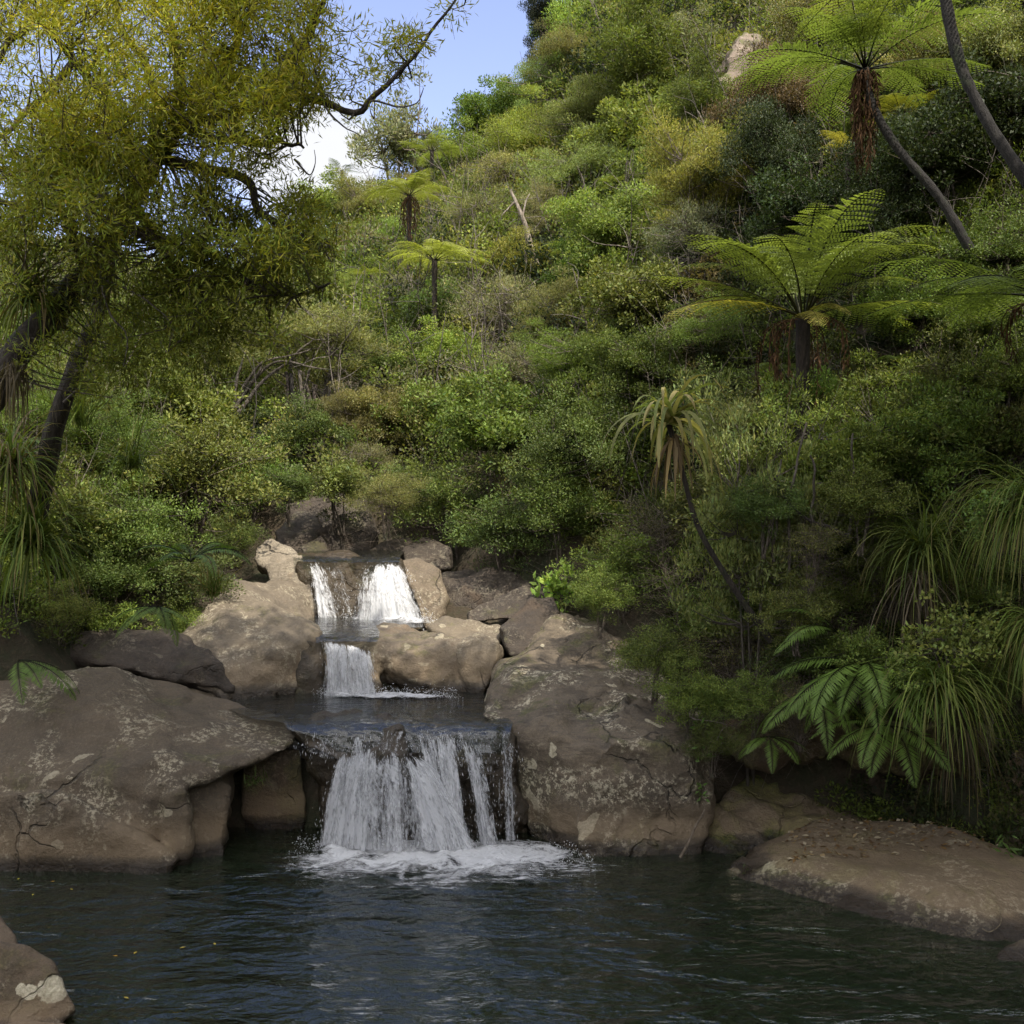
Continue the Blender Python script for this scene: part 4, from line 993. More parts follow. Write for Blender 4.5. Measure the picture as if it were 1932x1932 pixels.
BANK = [
    # left bank
    ('layered_tree', 'tree', 'layer', 560, 640, 290, 'olive', 0.9, 22, 'flat-layered feathery tree with spreading grey limbs above the stream'),
    ('leafy_bush', 'bush', 'bank', 370, 900, 300, 'green', 0.85, 14.5, 'biggest bush on the left bank, leaning towards the stream with a sunlit top'),
    ('leafy_bush', 'bush', 'bank', 480, 920, 170, 'bright', 0.8, 15, 'light green bush end hanging towards the dark boulders'),
    ('leafy_bush', 'bush', 'bank', 250, 1000, 210, 'green', 0.9, 14.0, 'mid-green bush beside the thin dark trunk on the left bank'),
    ('glossy_bush', 'bush', 'bank', 330, 1090, 210, 'deep', 0.8, 14.0, 'dark glossy bush hanging over the brown rock wedge'),
    ('glossy_bush', 'bush', 'bank', 200, 1110, 180, 'deep', 0.8, 13.8, 'dark glossy bush above the left end of the huge boulder'),
    ('leafy_bush', 'bush', 'bankfine', 420, 1010, 150, 'green', 0.8, 14.5, 'fine-leaved bush above the grass tuft on the tan rock'),
    ('leafy_bush', 'bush', 'bankfine', 220, 820, 200, 'green', 0.9, 15, 'green thicket right of the thin dark trunk'),
    ('leafy_bush', 'bush', 'broad', 330, 760, 190, 'green', 0.9, 17, 'leafy tree behind the big light green bush'),
    ('leafy_bush', 'bush', 'broad', 240, 660, 180, 'bright', 0.9, 18, 'light green tree in the gap between the leaning trunks'),
    ('leafy_bush', 'bush', 'bankfine', 60, 780, 220, 'green', 0.9, 15, 'green thicket behind the grassy tufts at the left edge'),
    ('leafy_bush', 'bush', 'bank', 120, 1000, 200, 'green', 0.9, 14.2, 'low green bush between the left edge tufts and the trunk'),
    ('leafy_bush', 'bush', 'bankfine', 110, 1150, 150, 'green', 0.8, 13.8, 'small green bush under the big sedge clump at the left edge'),
    ('leafy_bush', 'bush', 'bank', 205, 1190, 120, 'bright', 0.8, 13.8, 'bright small-leaved bush at the left end of the brown rock wedge'),
    ('trailing_bush', 'bush', 'bank', 345, 1185, 100, 'green', 1.2, 14.6, 'trailing leafy stems hanging down between the boulder and the tan rock'),
    # centre, over the fall
    ('overhanging_bush', 'bush', 'bank', 860, 960, 220, 'green', 0.85, 18.5, 'bright leafy bush overhanging the top waterfall from the right'),
    ('overhanging_bush', 'bush', 'bank', 960, 1010, 200, 'deep', 0.8, 18.0, 'dark end of the overhanging thicket above the shaded rock face'),
    ('overhanging_bush', 'bush', 'bankfine', 790, 930, 140, 'bright', 0.8, 19.5, 'lighter green spray of leaves just above the top waterfall'),
    ('overhanging_bush', 'bush', 'bankbare', 930, 900, 180, 'olive', 0.8, 18.5, 'tangle of pale arching twigs on top of the overhanging bush'),
    ('leafy_bush', 'bush', 'bank', 1060, 980, 200, 'deep', 0.9, 17, 'dark bush behind the lime-leaved shrub'),
    ('lime_shrub', 'shrub', 'lime', 1062, 1120, 110, 'lime', 1.1, 15.5, 'small lime green shrub with scalloped leaves above the streaked rock'),
    # right bank
    ('pale_topped_bush', 'bush', 'banktop', 1420, 800, 230, 'pale', 0.9, 14, 'light-topped bush with bare grey stems in the middle of the right bank'),
    ('pale_topped_bush', 'bush', 'banktop', 1540, 770, 190, 'bright', 0.95, 14, 'greener light-topped bush directly under the big tree fern'),
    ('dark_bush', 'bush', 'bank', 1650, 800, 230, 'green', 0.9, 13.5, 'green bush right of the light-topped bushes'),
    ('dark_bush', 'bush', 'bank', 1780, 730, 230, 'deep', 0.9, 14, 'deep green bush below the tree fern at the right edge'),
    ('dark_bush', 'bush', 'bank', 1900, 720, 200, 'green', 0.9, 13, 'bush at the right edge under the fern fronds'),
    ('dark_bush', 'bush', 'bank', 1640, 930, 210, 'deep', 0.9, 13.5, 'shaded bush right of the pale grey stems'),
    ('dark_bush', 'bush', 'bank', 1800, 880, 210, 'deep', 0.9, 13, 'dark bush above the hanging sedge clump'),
    ('bare_bush', 'bush', 'bankbare', 1245, 1000, 190, 'rust', 0.9, 14, 'bare brown twig tangle under the strap-leaved plant'),
    ('dark_bush', 'bush', 'bank', 1180, 1080, 190, 'green', 0.85, 14.5, 'green leafy bush above the streaked rock'),
    ('bare_bush', 'bush', 'bankbare', 1300, 1130, 200, 'green', 0.85, 13.5, 'leafy bush with pale crossing twigs above the streaked rock\'s right end'),
    ('dark_bush', 'bush', 'bank', 1400, 1040, 200, 'deep', 0.9, 13.5, 'shaded bush behind the leaning stem of the strap-leaved plant'),
    ('bare_bush', 'bush', 'bankbare', 1500, 960, 200, 'brown', 1.0, 13.5, 'dry thicket of grey stems in the middle of the right bank'),
    ('dark_bush', 'bush', 'bankfine', 1250, 1250, 190, 'green', 0.7, 13.3, 'low bush creeping over the top of the streaked rock'),
    ('bare_bush', 'bush', 'bankbare', 1410, 1230, 190, 'olive', 0.8, 13.2, 'twiggy undergrowth left of the single horizontal fern frond'),
    ('dark_bush', 'bush', 'bankfine', 1570, 1120, 190, 'green', 0.85, 13, 'small-leaved bush left of the hanging sedge clump'),
    ('dark_bush', 'bush', 'bankfine', 1680, 1130, 170, 'olive', 0.8, 12.8, 'olive small-leaved bush below the hanging sedge clump'),
    ('broad_leaved_shrub', 'shrub', 'big', 1790, 1215, 170, 'bright', 1.0, 12.3, 'broad-leaved glossy shrub above the drooping ferns'),
    ('broad_leaved_shrub', 'shrub', 'big', 1700, 1270, 110, 'bright', 0.9, 12.2, 'smaller broad-leaved shrub left of the bigger glossy one'),
    ('broad_leaved_shrub', 'shrub', 'big', 1880, 960, 130, 'green', 0.9, 12.3, 'broad-leaved sprig at the right edge above the long hanging grass'),
    ('dark_bush', 'bush', 'bank', 1860, 1120, 200, 'deep', 0.9, 12.6, 'dark bush behind the long hanging grass at the right edge'),
    ('dark_bush', 'bush', 'bankbare', 1480, 1330, 180, 'rust', 0.7, 13.3, 'dead brown twigs and leaves under the bank above the mossy rock'),
    ('dark_bush', 'bush', 'bank', 1350, 1180, 170, 'green', 0.8, 13.2, 'green bush left of where the leaning stem is rooted'),
    ('dark_bush', 'bush', 'bankfine', 1470, 1120, 170, 'green', 0.85, 13.0, 'green bush just right of the middle of the leaning stem'),
    ('dark_bush', 'bush', 'bank', 1340, 960, 170, 'olive', 0.9, 14.0, 'olive bush right of the strap-leaved plant\'s dead leaves'),
    ('dark_bush', 'bush', 'bank', 1570, 1010, 170, 'green', 0.9, 13.2, 'green bush among the pale saplings'),
    ('dark_bush', 'bush', 'bankfine', 1690, 1010, 160, 'deep', 0.9, 13.2, 'dark small-leaved bush left of the stump\'s sedge clump'),
    ('dark_bush', 'bush', 'bank', 1530, 1240, 170, 'deep', 0.8, 12.8, 'shaded leafy bush behind the single horizontal fern frond'),
    ('dark_bush', 'bush', 'bank', 1720, 850, 200, 'green', 0.9, 13.6, 'bush in the middle of the right bank below the deep green one'),
    ('dark_bush', 'bush', 'bank', 1900, 840, 170, 'deep', 0.9, 13, 'bush above the broad-leaved sprig at the right edge'),
    ('dark_bush', 'bush', 'bank', 1860, 600, 190, 'deep', 0.9, 14.5, 'dark bush behind the tree fern at the right edge'),
    ('dark_bush', 'bush', 'bank', 1720, 600, 190, 'green', 0.9, 15, 'green bush right of the big tree fern\'s crown'),
    ('leafy_bush', 'bush', 'bankfine', 1340, 640, 170, 'green', 0.9, 17, 'fine green bush left of the big tree fern\'s skirt'),
    ('leafy_bush', 'bush', 'bank', 1310, 780, 180, 'deep', 0.9, 15.5, 'shaded bush between the strap-leaved plant and the light-topped bush'),
    ('dark_bush', 'bush', 'bank', 1880, 480, 190, 'deep', 0.9, 15, 'deep green bush under the foot of the black curved trunk'),
]
for (nm, cat, kind, px, py, w, tint, asp, ym, lab) in BANK:
    if kind == 'big':   # these grow out over the edge of the bank
        Y = ym - 0.5
        plant(nm, cat, lab, kind, px, py, w, tint, asp, loc=tuple(P(px, py + w * 0.45, Y)), scale=w * 1.15 * Y / FPX / 1.6)
    else:
        plant(nm, cat, lab, kind, px, py, w * 1.1, tint, asp, ymin=ym)


for (px, py, Y, tint, lab) in [
    (1425, 750, 14.0, 'pale', 'tall slender bush with a flat light top left of the big tree fern\'s trunk'),
    (1535, 728, 14.3, 'bright', 'tall slender bush hiding the big tree fern\'s trunk'),
    (1650, 735, 14.2, 'green', 'tall slender green bush right of the big tree fern\'s trunk'),
    (1770, 680, 14.0, 'green', 'tall slender bush under the left fronds of the right-edge tree fern')]:
    c0 = P(px, py, Y); z0 = float(T(c0[0], Y)); kz = (c0[2] - z0) / 3.75
    plant('slender_bush', 'bush', lab, 'tallstem', px, py, 200, tint, kz / 0.85, loc=(c0[0], Y, z0), scale=0.85)

HANG = [
    ('dark leafy bush among the pale saplings, left one', 'bank', 1440, 960, 160, 'deep', 13.2),
    ('green leafy bush among the pale saplings, right one', 'bank', 1620, 950, 170, 'green', 13.2),
    ('twiggy bush in front of the dark branch in the thicket', 'bankbare', 1530, 1030, 150, 'olive', 12.9),
    ('bush covering the right shoulder of the streaked rock', 'bank', 1235, 1240, 150, 'green', 13.9),
    ('green bush draped down the right side of the streaked rock, upper one', 'bank', 1300, 1310, 150, 'green', 13.0),
    ('small bush draped down the right side of the streaked rock, lowest one', 'bankfine', 1345, 1400, 110, 'deep', 12.8),
    ('leafy bush overhanging the topmost dark boulders', 'bank', 640, 925, 150, 'green', 21.8),
    ('dark scrub hanging over the left end of the dark boulders', 'bank', 545, 925, 120, 'deep', 21.5),
    ('brown-green scrub overhanging the right end of the dark boulders', 'bankfine', 730, 940, 140, 'olive', 21.3),
    ('small bush trailing over the right end of the streaked rock', 'bankfine', 1345, 1330, 130, 'green', 13.0),
    ('green bush at the top of the overhung earth bank, left part', 'bank', 1420, 1320, 140, 'green', 12.9),
    ('twiggy bush hanging over the middle of the overhung earth bank', 'bankbare', 1510, 1330, 150, 'brown', 12.7),
    ('leafy bush behind the drooping fern cluster', 'bank', 1620, 1240, 150, 'green', 12.5),
    ('dark bush hanging over the bank right of the broad-leaved glossy shrub', 'bank', 1870, 1290, 150, 'deep', 12.2),
    ('leafy bush above the single horizontal fern frond', 'bank', 1500, 1150, 150, 'green', 12.9),
    ('green bush over the left upper end of the streaked rock', 'bank', 1130, 1130, 130, 'green', 15.6),
]
for (lab, kind, px, py, w, tint, Y) in HANG:
    plant('hanging_bush', 'bush', lab, kind, px, py, w, tint, 0.9, loc=tuple(P(px, py + w * 0.4, Y)), scale=w * Y / FPX / 2.4)


# ------------------------------------------------------------------ undergrowth nobody could count
def undergrowth(name, seed, n, xr, yr, keep, L, W, per, rad, cols, mat, hmax):
    rng = np.random.default_rng(seed)
    x = rng.uniform(*xr, n * 3); y = rng.uniform(*yr, n * 3)
    ok = keep(x, y); x, y = x[ok][:n], y[ok][:n]
    m = len(x); z = T(x, y)
    g = Geo()
    cs = np.array([TINT[c] for c in cols])
    # patches share a colour
    ph = np.array([noise.noise(Vector((a * 0.45, b * 0.45, seed))) for a, b in zip(x, y)]) * 1.2 + rng.normal(0, 0.22, m)
    ci = np.clip(((ph + 0.8) / 1.6 * len(cs)).astype(int), 0, len(cs) - 1)
    base = cs[ci] * rng.uniform(0.75, 1.3, (m, 1)) * 1.65
    h = rng.uniform(0.15, 1, m) ** 1.5 * hmax
    sc = np.clip(y / 22.0, 0.75, 1.8)
    R = rad * rng.uniform(0.6, 1.3, m) * sc
    C = np.stack([x, y, z + h * 0.6 + R * 0.25], 1)
    idx = np.repeat(np.arange(m), per); k = len(idx)
    d = nrmz(rng.normal(0, 1, (k, 3))); d[:, 2] = np.abs(d[:, 2]) * 1.0 - 0.2
    off = d * (rng.random(k) ** 0.45 * R[idx])[:, None]
    ax = d + rng.normal(0, 0.6, (k, 3)); ax[:, 2] += 0.3
    up = np.array((0, 0, 1.0)) + d * 0.5 + rng.normal(0, 0.45, (k, 3))
    leaves(g, C[idx] + off, ax, up, L * sc[idx] * rng.uniform(0.6, 1.3, k), W * sc[idx] * rng.uniform(0.6, 1.3, k), base[idx] * vary(rng, k, 0, 0.25), 0.1)
    return tag(g.build(name, mat), kind='stuff')


def in_view(x, y, m=1.25):
    return (np.abs(x) < 0.47 * y * m + 1.0)


undergrowth('hillside_undergrowth', 5, 7000, (-36, 36), (23, 66), lambda x, y: in_view(x, y) & (T(x, y) > 3.3), 0.08, 0.045, 175, 0.62,
            ['black', 'dark', 'deep', 'green', 'olive', 'bright', 'green', 'grey', 'ochre', 'yellow', 'pale'], LEAF, 2.3)
undergrowth('left_bank_undergrowth', 6, 1900, (-14, -3.5), (11.5, 26), lambda x, y: in_view(x, y) & (x < ip(y, TOE_L) - 0.75) & ((y > 14.6) | (T(x, y) > 2.05)), 0.08, 0.036, 150, 0.36,
            ['dark', 'deep', 'green', 'green', 'bright', 'olive'], LEAF, 0.7)
undergrowth('right_bank_undergrowth', 7, 4200, (0.5, 16), (11.5, 26), lambda x, y: in_view(x, y) & (x > ip(y, TOE_R) + 0.7 - 0.25 * (y < 13.8)), 0.085, 0.04, 160, 0.38,
            ['rust', 'black', 'dark', 'dark', 'deep', 'green', 'green', 'olive', 'deep'], LEAF, 0.7)


def twig_thicket(name, seed, n, xr, yr, keep, hlo, hhi, r):
    """thin bare stems standing in the scrub"""
    rng = np.random.default_rng(seed); g = Geo()
    x = rng.uniform(*xr, n * 4); y = rng.uniform(*yr, n * 4)
    ok = keep(x, y); x, y = x[ok][:n], y[ok][:n]
    z = T(x, y)
    for a, b, c in zip(x, y, z):
        h = rng.uniform(hlo, hhi)
        top = np.array((a, b, c)) + np.array((rng.normal(0, 0.22), rng.normal(0, 0.22), 1)) * h
        p = wobble(rng, np.linspace((a, b, c), top, 7), 0.05 * h)
        col = np.array((0.28, 0.24, 0.2)) * rng.uniform(0.35, 1.15)
        tube(g, p, np.linspace(r, r * 0.4, 7), 3, col)
        for _ in range(4):
            q = p[rng.integers(2, 6)]
            e = q + nrmz(rng.normal(0, 1, 3) + np.array((0, 0, 0.9))) * h * rng.uniform(0.2, 0.45)
            tube(g, wobble(rng, np.linspace(q, e, 5), 0.03 * h), np.linspace(r * 0.55, r * 0.25, 5), 3, col)
    return tag(g.build(name, BARK), kind='stuff')


twig_thicket('hillside_twigs', 15, 1300, (-30, 30), (23, 58), lambda x, y: in_view(x, y, 1.15) & (T(x, y) > 3.5), 1.4, 3.4, 0.022)
twig_thicket('right_bank_twigs', 16, 420, (1, 12), (12.5, 24), lambda x, y: in_view(x, y, 1.1) & (x > ip(y, TOE_R) + 1.0), 0.7, 1.9, 0.010)
twig_thicket('left_bank_twigs', 17, 160, (-12, -4), (13, 24), lambda x, y: in_view(x, y, 1.1) & (x < ip(y, TOE_L) - 1.0) & (T(x, y) > 2.2), 0.7, 1.8, 0.010)
# ------------------------------------------------------------------ ferns
def frond_mesh(seed, L, a0, a1, width, pairs=26, power=1.3, sag=0.35, start=0.16, col=1.0, sub=11, stipe=(0.10, 0.085, 0.03)):
    """one frond growing from the origin along +X: dark stalk, two rows of toothed side leaflets"""
    rng = np.random.default_rng(seed)
    g = Geo()
    N = 40
    s = np.linspace(0, 1, N)
    ang = np.radians(a0 + (a1 - a0) * s ** power)
    dx = np.cos(ang); dz = np.sin(ang)
    px = np.concatenate([[0], np.cumsum((dx[1:] + dx[:-1]) / 2)]) * L / (N - 1)
    pz_ = np.concatenate([[0], np.cumsum((dz[1:] + dz[:-1]) / 2)]) * L / (N - 1)
    side_bend = 0.04 * L * np.sin(s * 2.2) * rng.normal(0, 1)
    pts = np.stack([px, side_bend * s, pz_], 1)
    tube(g, pts, np.linspace(0.014, 0.003, N) * (L / 2.0) ** 0.5, 4, np.array(stipe))
    P0, AX, UP, LL, WW, CC = [], [], [], [], [], []
    for k in range(pairs):
        f = start + (1 - start) * (k + 0.5) / pairs
        i = f * (N - 1); i0 = int(i); fr = i - i0
        p = pts[i0] * (1 - fr) + pts[min(i0 + 1, N - 1)] * fr
        a = math.radians(a0 + (a1 - a0) * f ** power)
        tg = np.array((math.cos(a), 0, math.sin(a))); nu = np.array((-math.sin(a), 0, math.cos(a)))
        q = (k + 0.5) / pairs
        prof = min(1.0, 0.35 + 2.6 * q) * (1 - q ** 2.6) ** 0.8
        ln = width * prof + 0.015
        for sgn in (-1, 1):
            fw = math.radians(18 + 28 * q + rng.normal(0, 3))
            dr = sag * (1 + rng.normal(0, 0.15))
            d0 = nrmz(np.array((0, sgn, 0)) * math.cos(fw) + tg * math.sin(fw) - nu * dr * 0.55)
            if sub == 0:   # plain narrow leaflets
                P0.append(p[None]); AX.append((d0 - np.array((0, 0, 0.25 * dr)))[None]); UP.append(nu[None]); LL.append(np.array([ln])); WW.append(np.array([ln * 0.06 + 0.012]))
                CC.append(np.ones((1, 3)) * rng.uniform(0.8, 1.25) * col)
                continue
            m = max(3, int(sub * prof + 1))
            u = (np.arange(m) + 0.5) / m
            pos = p + d0 * (u * ln)[:, None] - np.array((0, 0, 1.0)) * (dr * 0.35 * ln * u ** 2)[:, None]
            pw = ln / m * 1.0
            hl = ln * 0.08 * (1 - u ** 2.2) ** 0.7 + 0.005
            across = nrmz(np.cross(d0, nu))
            tone = rng.uniform(0.8, 1.2) * col
            for e in (-1, 1):
                ax = nrmz(across * e + d0 * 0.45 - nu * 0.12)
                P0.append(pos); AX.append(np.broadcast_to(ax, pos.shape)); UP.append(np.broadcast_to(nu, pos.shape))
                LL.append(hl * rng.uniform(0.85, 1.15, m)); WW.append(np.full(m, pw * 1.05))
                c = np.ones((m, 3)) * (tone * rng.uniform(0.85, 1.15, m))[:, None]
                CC.append(c)
    leaves(g, np.concatenate(P0), np.concatenate(AX), np.concatenate(UP), np.concatenate(LL), np.concatenate(WW), np.concatenate(CC), 0.0, 0.4)
    return g.mesh('frond', FERN)


FR = {}


def frond(kind, v):
    if (kind, v) in FR: return FR[(kind, v)]
    K = dict(umbrella=(2.0, 38, -42, 0.42), vase=(2.1, 68, -18, 0.44), flat=(2.0, 22, -22, 0.46), hang=(1.6, 10, -72, 0.4), ground=(1.1, 35, -50, 0.2), drop=(1.2, 0, -62, 0.22))[kind]
    FR[(kind, v)] = frond_mesh(v * 31 + len(kind), K[0] * (1 + 0.06 * (v - 1)), K[1] + 6 * (v - 1), K[2] - 7 * (v - 1), K[3], pairs=34 if kind in ('ground', 'drop') else 25, sub=0 if kind in ('ground', 'drop') else 11)
    return FR[(kind, v)]


def wood_tube(name, pts, rad, col, parent=None, sides=9, wob=0.0, n=24, seed=0, rough=0.0):
    g = Geo()
    pts = spline(pts, n)
    if wob: pts = wobble(np.random.default_rng(seed), pts, wob)
    rr = np.interp(np.linspace(0, 1, n), np.linspace(0, 1, len(rad)), rad)
    if rough: rr = rr * (1 + np.random.default_rng(seed).normal(0, rough, n))
    tube(g, pts, rr, sides, col)
    return g.build(name, BARK, parent)


def dead_skirt(root, seed, at, r, L, n, col=(0.075, 0.042, 0.022)):
    """dead brown fronds hanging round the stem"""
    rng = np.random.default_rng(seed); g = Geo()
    for _ in range(n):
        a = rng.uniform(0, 2 * PI); d = np.array((math.cos(a), math.sin(a), 0))
        rr = r * rng.uniform(0.35, 1)
        l = L * rng.uniform(0.6, 1.1)
        p = spline([at, at + d * rr * 0.8 + np.array((0, 0, -0.08)), at + d * rr + np.array((0, 0, -0.5 * l)), at + d * rr * rng.uniform(0.5, 1.0) + np.array((0, 0, -l))], 9)
        tube(g, p, np.linspace(0.010, 0.003, 9), 3, np.array(col) * rng.uniform(0.6, 1.3))
        m = 34
        k = rng.random(m) * 0.75 + 0.22
        pos = np.stack([np.interp(k, np.linspace(0, 1, 9), p[:, j]) for j in range(3)], 1)
        ax = np.array((0, 0, -1.0)) + rng.normal(0, 0.3, (m, 3))
        leaves(g, pos, ax, d + rng.normal(0, 0.5, (m, 3)), rng.uniform(0.08, 0.22, m), rng.uniform(0.012, 0.03, m), np.array(col) * rng.uniform(0.5, 1.5, (m, 1)))
    return g.build('dead_skirt', DRY, root)


def tree_fern(label, crown, foot, kind, n, size, tint, seed, trunk_r=0.085, skirt=None, group='tree ferns', extra=(), tilt=(0, 0), mids=(), cat='tree fern', trunk_col=(0.05, 0.036, 0.026), azs=None):
    """stem from foot to crown (world points) topped by single fronds"""
    rng = np.random.default_rng(seed)
    foot = np.array(foot); crown = np.array(crown)
    root = empty('tree_fern', foot)
    tag(root, label, cat, group)
    pts = [foot - foot, *[np.array(m) - foot for m in mids], crown - foot]
    pts[0] = pts[0] + np.array((0, 0, -0.3))
    wood_tube('trunk', pts, [trunk_r * 1.15, trunk_r, trunk_r * 0.95, trunk_r * 1.1], trunk_col, root, n=30, seed=seed, rough=0.06)
    c = crown - foot
    for i in range(n):
        az = 2 * PI * i / n * 1.0 + rng.normal(0, 0.22) if azs is None else math.radians(azs[i])
        k = kind if rng.random() < 0.8 else {'umbrella': 'flat', 'vase': 'umbrella', 'flat': 'umbrella', 'hang': 'hang', 'ground': 'ground', 'drop': 'drop'}[kind]
        me = frond(k, int(rng.integers(0, 3)))
        o = link('frond', me, root)
        o.location = c + np.array((math.cos(az), math.sin(az), 0)) * trunk_r * 0.5
        o.rotation_euler = (rng.normal(0, 0.12), math.radians(rng.normal(0, 7) + tilt[0] * math.cos(az - tilt[1])), az)
        s = size * rng.uniform(0.85, 1.12)
        o.scale = (s, s, s)
        o.color = (*(np.array(tint) * rng.uniform(0.8, 1.2)), 1)
    for (az, kk, v, pitch, s, tnt) in extra:
        o = link('frond', frond(kk, v), root); o.location = c
        o.rotation_euler = (0, math.radians(pitch), math.radians(az)); o.scale = (s, s, s); o.color = (*tnt, 1)
    if skirt:
        dead_skirt(root, seed + 5, c + np.array((0, 0, -0.02)), *skirt)
    return root


FG = (0.21, 0.245, 0.06); FGL = (0.24, 0.265, 0.06); FGD = (0.08, 0.11, 0.028); FY = (0.34, 0.3, 0.07); FO = (0.2, 0.11, 0.03)


def ground_under(p):
    return np.array((p[0], p[1], float(T(p[0], p[1]))))


# big tree fern in the middle of the right bank
cA = P(1515, 600, 15.2)
tree_fern('biggest tree fern, pale spreading fronds like an upturned umbrella over the right bank', cA, ground_under(cA + np.array((0.05, 0.3, 0))), 'vase', 19, 1.08, (0.22, 0.265, 0.068), 11, 0.10, skirt=(0.9, 1.3, 14),
          extra=[(-155, 'flat', 1, 6, 1.15, FY), (-15, 'flat', 0, 0, 1.0, FG), (178, 'umbrella', 1, 8, 1.15, FGL), (-60, 'hang', 1, -20, 0.6, FY), (20, 'flat', 2, -14, 1.05, FG), (165, 'flat', 0, -16, 1.2, FG), (-90, 'hang', 0, -10, 0.65, FY)])
cB = P(1632, 130, 15.5)
tree_fern('leaning tree fern with a dark curved trunk and a hanging brown skirt, upper right', cB, P(1830, 430, 15.2), 'umbrella', 16, 0.98, (0.15, 0.195, 0.05), 12, 0.06, skirt=(0.22, 1.35, 34),
          mids=[P(1770, 370, 15.2), P(1690, 275, 15.3), P(1645, 195, 15.4)], trunk_col=(0.024, 0.02, 0.016))
cC = P(1770, -75, 12.5)
tree_fern('black curved tree fern trunk at the upper right edge, its crown out of the picture', cC, P(1990, 360, 12.0), 'umbrella', 13, 1.05, FG, 13, 0.062,
          mids=[P(1905, 295, 12.1), P(1850, 205, 12.2), P(1805, 100, 12.3)], trunk_col=(0.03, 0.026, 0.022))
cD = P(1975, 560, 12.5)
tree_fern('tree fern half cut off by the right edge, dark arching fronds', cD, ground_under(cD + np.array((0.2, 0.3, 0))), 'flat', 15, 1.0, (0.14, 0.185, 0.05), 14, 0.085, skirt=(0.5, 0.9, 12))
def hill_fern(label, px, py, w, kind, n, tint, seed, h=1.6, skirt=None, ymin=19):
    x, y, z, D = stand(px, py, w, h / (w / FPX * 30), 1.0, ymin)
    Y = _YS[_YS >= ymin]
    X = (px - 966) / FPX * Y; Z = CAM_H + (966 - py) / FPX * Y
    i = np.nonzero(Z <= T(X, Y) + h)[0]; i = i[0] if len(i) else int(np.argmin(Z - T(X, Y)))
    c = np.array((X[i], Y[i], Z[i]))
    size = w * Y[i] / FPX / 2 / 1.75
    ex = [(az, 'umbrella', k % 3, 4, size * 1.05, tint) for k, az in enumerate((-90, -45, -140, -10, 190))] if w > 100 else ()
    return tree_fern(label, c, np.array((X[i], Y[i], float(T(X[i], Y[i])))), kind, n, size, tint, seed, 0.06 * size + 0.03, skirt, extra=ex)
hill_fern('lower umbrella-shaped tree fern on the sunlit slope, one frond pointing at the viewer', 820, 492, 185, 'umbrella', 14, (0.33, 0.36, 0.08), 21, 2.9)
hill_fern('upper umbrella-shaped tree fern on the sunlit slope with a dark trunk', 772, 370, 165, 'umbrella', 14, FGL, 22, 3.8, skirt=(0.5, 1.2, 16))
hill_fern('tree fern near the skyline with one pale frond spreading left', 815, 285, 120, 'flat', 11, FG, 23, 3.2)
hill_fern('dark tree fern silhouette on the skyline, right of the round-topped tree', 880, 222, 70, 'umbrella', 11, FGD, 24, 1.8)
hill_fern('dark tree fern silhouette highest on the skyline crest', 930, 185, 60, 'umbrella', 10, FGD, 25, 1.8)
hill_fern('dark tree fern silhouette at the left end of the skyline', 645, 322, 80, 'flat', 10, FGD, 26, 1.8)
hill_fern('small fern with one dead orange frond beside the layered tree', 692, 628, 80, 'flat', 8, FGL, 27, 0.9)
hill_fern('fern peeping out right of the lower umbrella-shaped fern', 925, 468, 90, 'flat', 9, FG, 28, 1.0)
hill_fern('pale fern under the limbs of the layered tree', 548, 700, 90, 'umbrella', 10, FGL, 29, 1.4)
hill_fern('fern in the scrub below and left of the two umbrella-shaped ferns', 700, 520, 90, 'umbrella', 10, FGL, 35, 2.0)
hill_fern('fern standing in the middle of the slope right of the dead trunk', 1075, 470, 100, 'umbrella', 11, FG, 36, 2.4)
hill_fern('fern low on the slope above the lush bushes', 905, 720, 100, 'umbrella', 11, FG, 37, 1.8)
hill_fern('fern between the pale flat-topped shrub and the large dome', 1165, 350, 90, 'umbrella', 10, FG, 38, 2.4)
hill_fern('fern behind the leaning fern\'s brown skirt, yellow fronds', 1700, 215, 170, 'flat', 11, (0.17, 0.17, 0.03), 30, 1.6, ymin=17)
hill_fern('yellow-green fern crown behind the hanging brown skirt', 1600, 285, 110, 'vase', 10, FY, 31, 1.3, ymin=17)
hill_fern('small fern beside the dark boulders behind the top waterfall', 610, 895, 60, 'umbrella', 9, FG, 32, 0.6)
hill_fern('fern fronds in the undergrowth right of the big tree fern\'s trunk', 1660, 690, 170, 'flat', 9, (0.09, 0.13, 0.03), 33, 0.9, ymin=14)
hill_fern('fern fronds left of the big tree fern\'s trunk', 1470, 700, 110, 'flat', 8, (0.09, 0.12, 0.03), 34, 0.9, ymin=14)


def ground_fern(label, at, kind, n, size, tint, seed, a_from=0, a_to=360):
    rng = np.random.default_rng(seed)
    root = tag(empty('ground_fern', at), label, 'fern')
    for i in range(n):
        az = math.radians(a_from + (a_to - a_from) * (i + rng.uniform(0.2, 0.8)) / n)
        o = link('frond', frond(kind, int(rng.integers(0, 3))), root)
        s = size * rng.uniform(0.75, 1.15)
        o.rotation_euler = (rng.normal(0, 0.15), math.radians(rng.normal(0, 10)), az); o.scale = (s, s, s)
        o.color = (*(np.array(tint) * rng.uniform(0.8, 1.2)), 1)
    return root


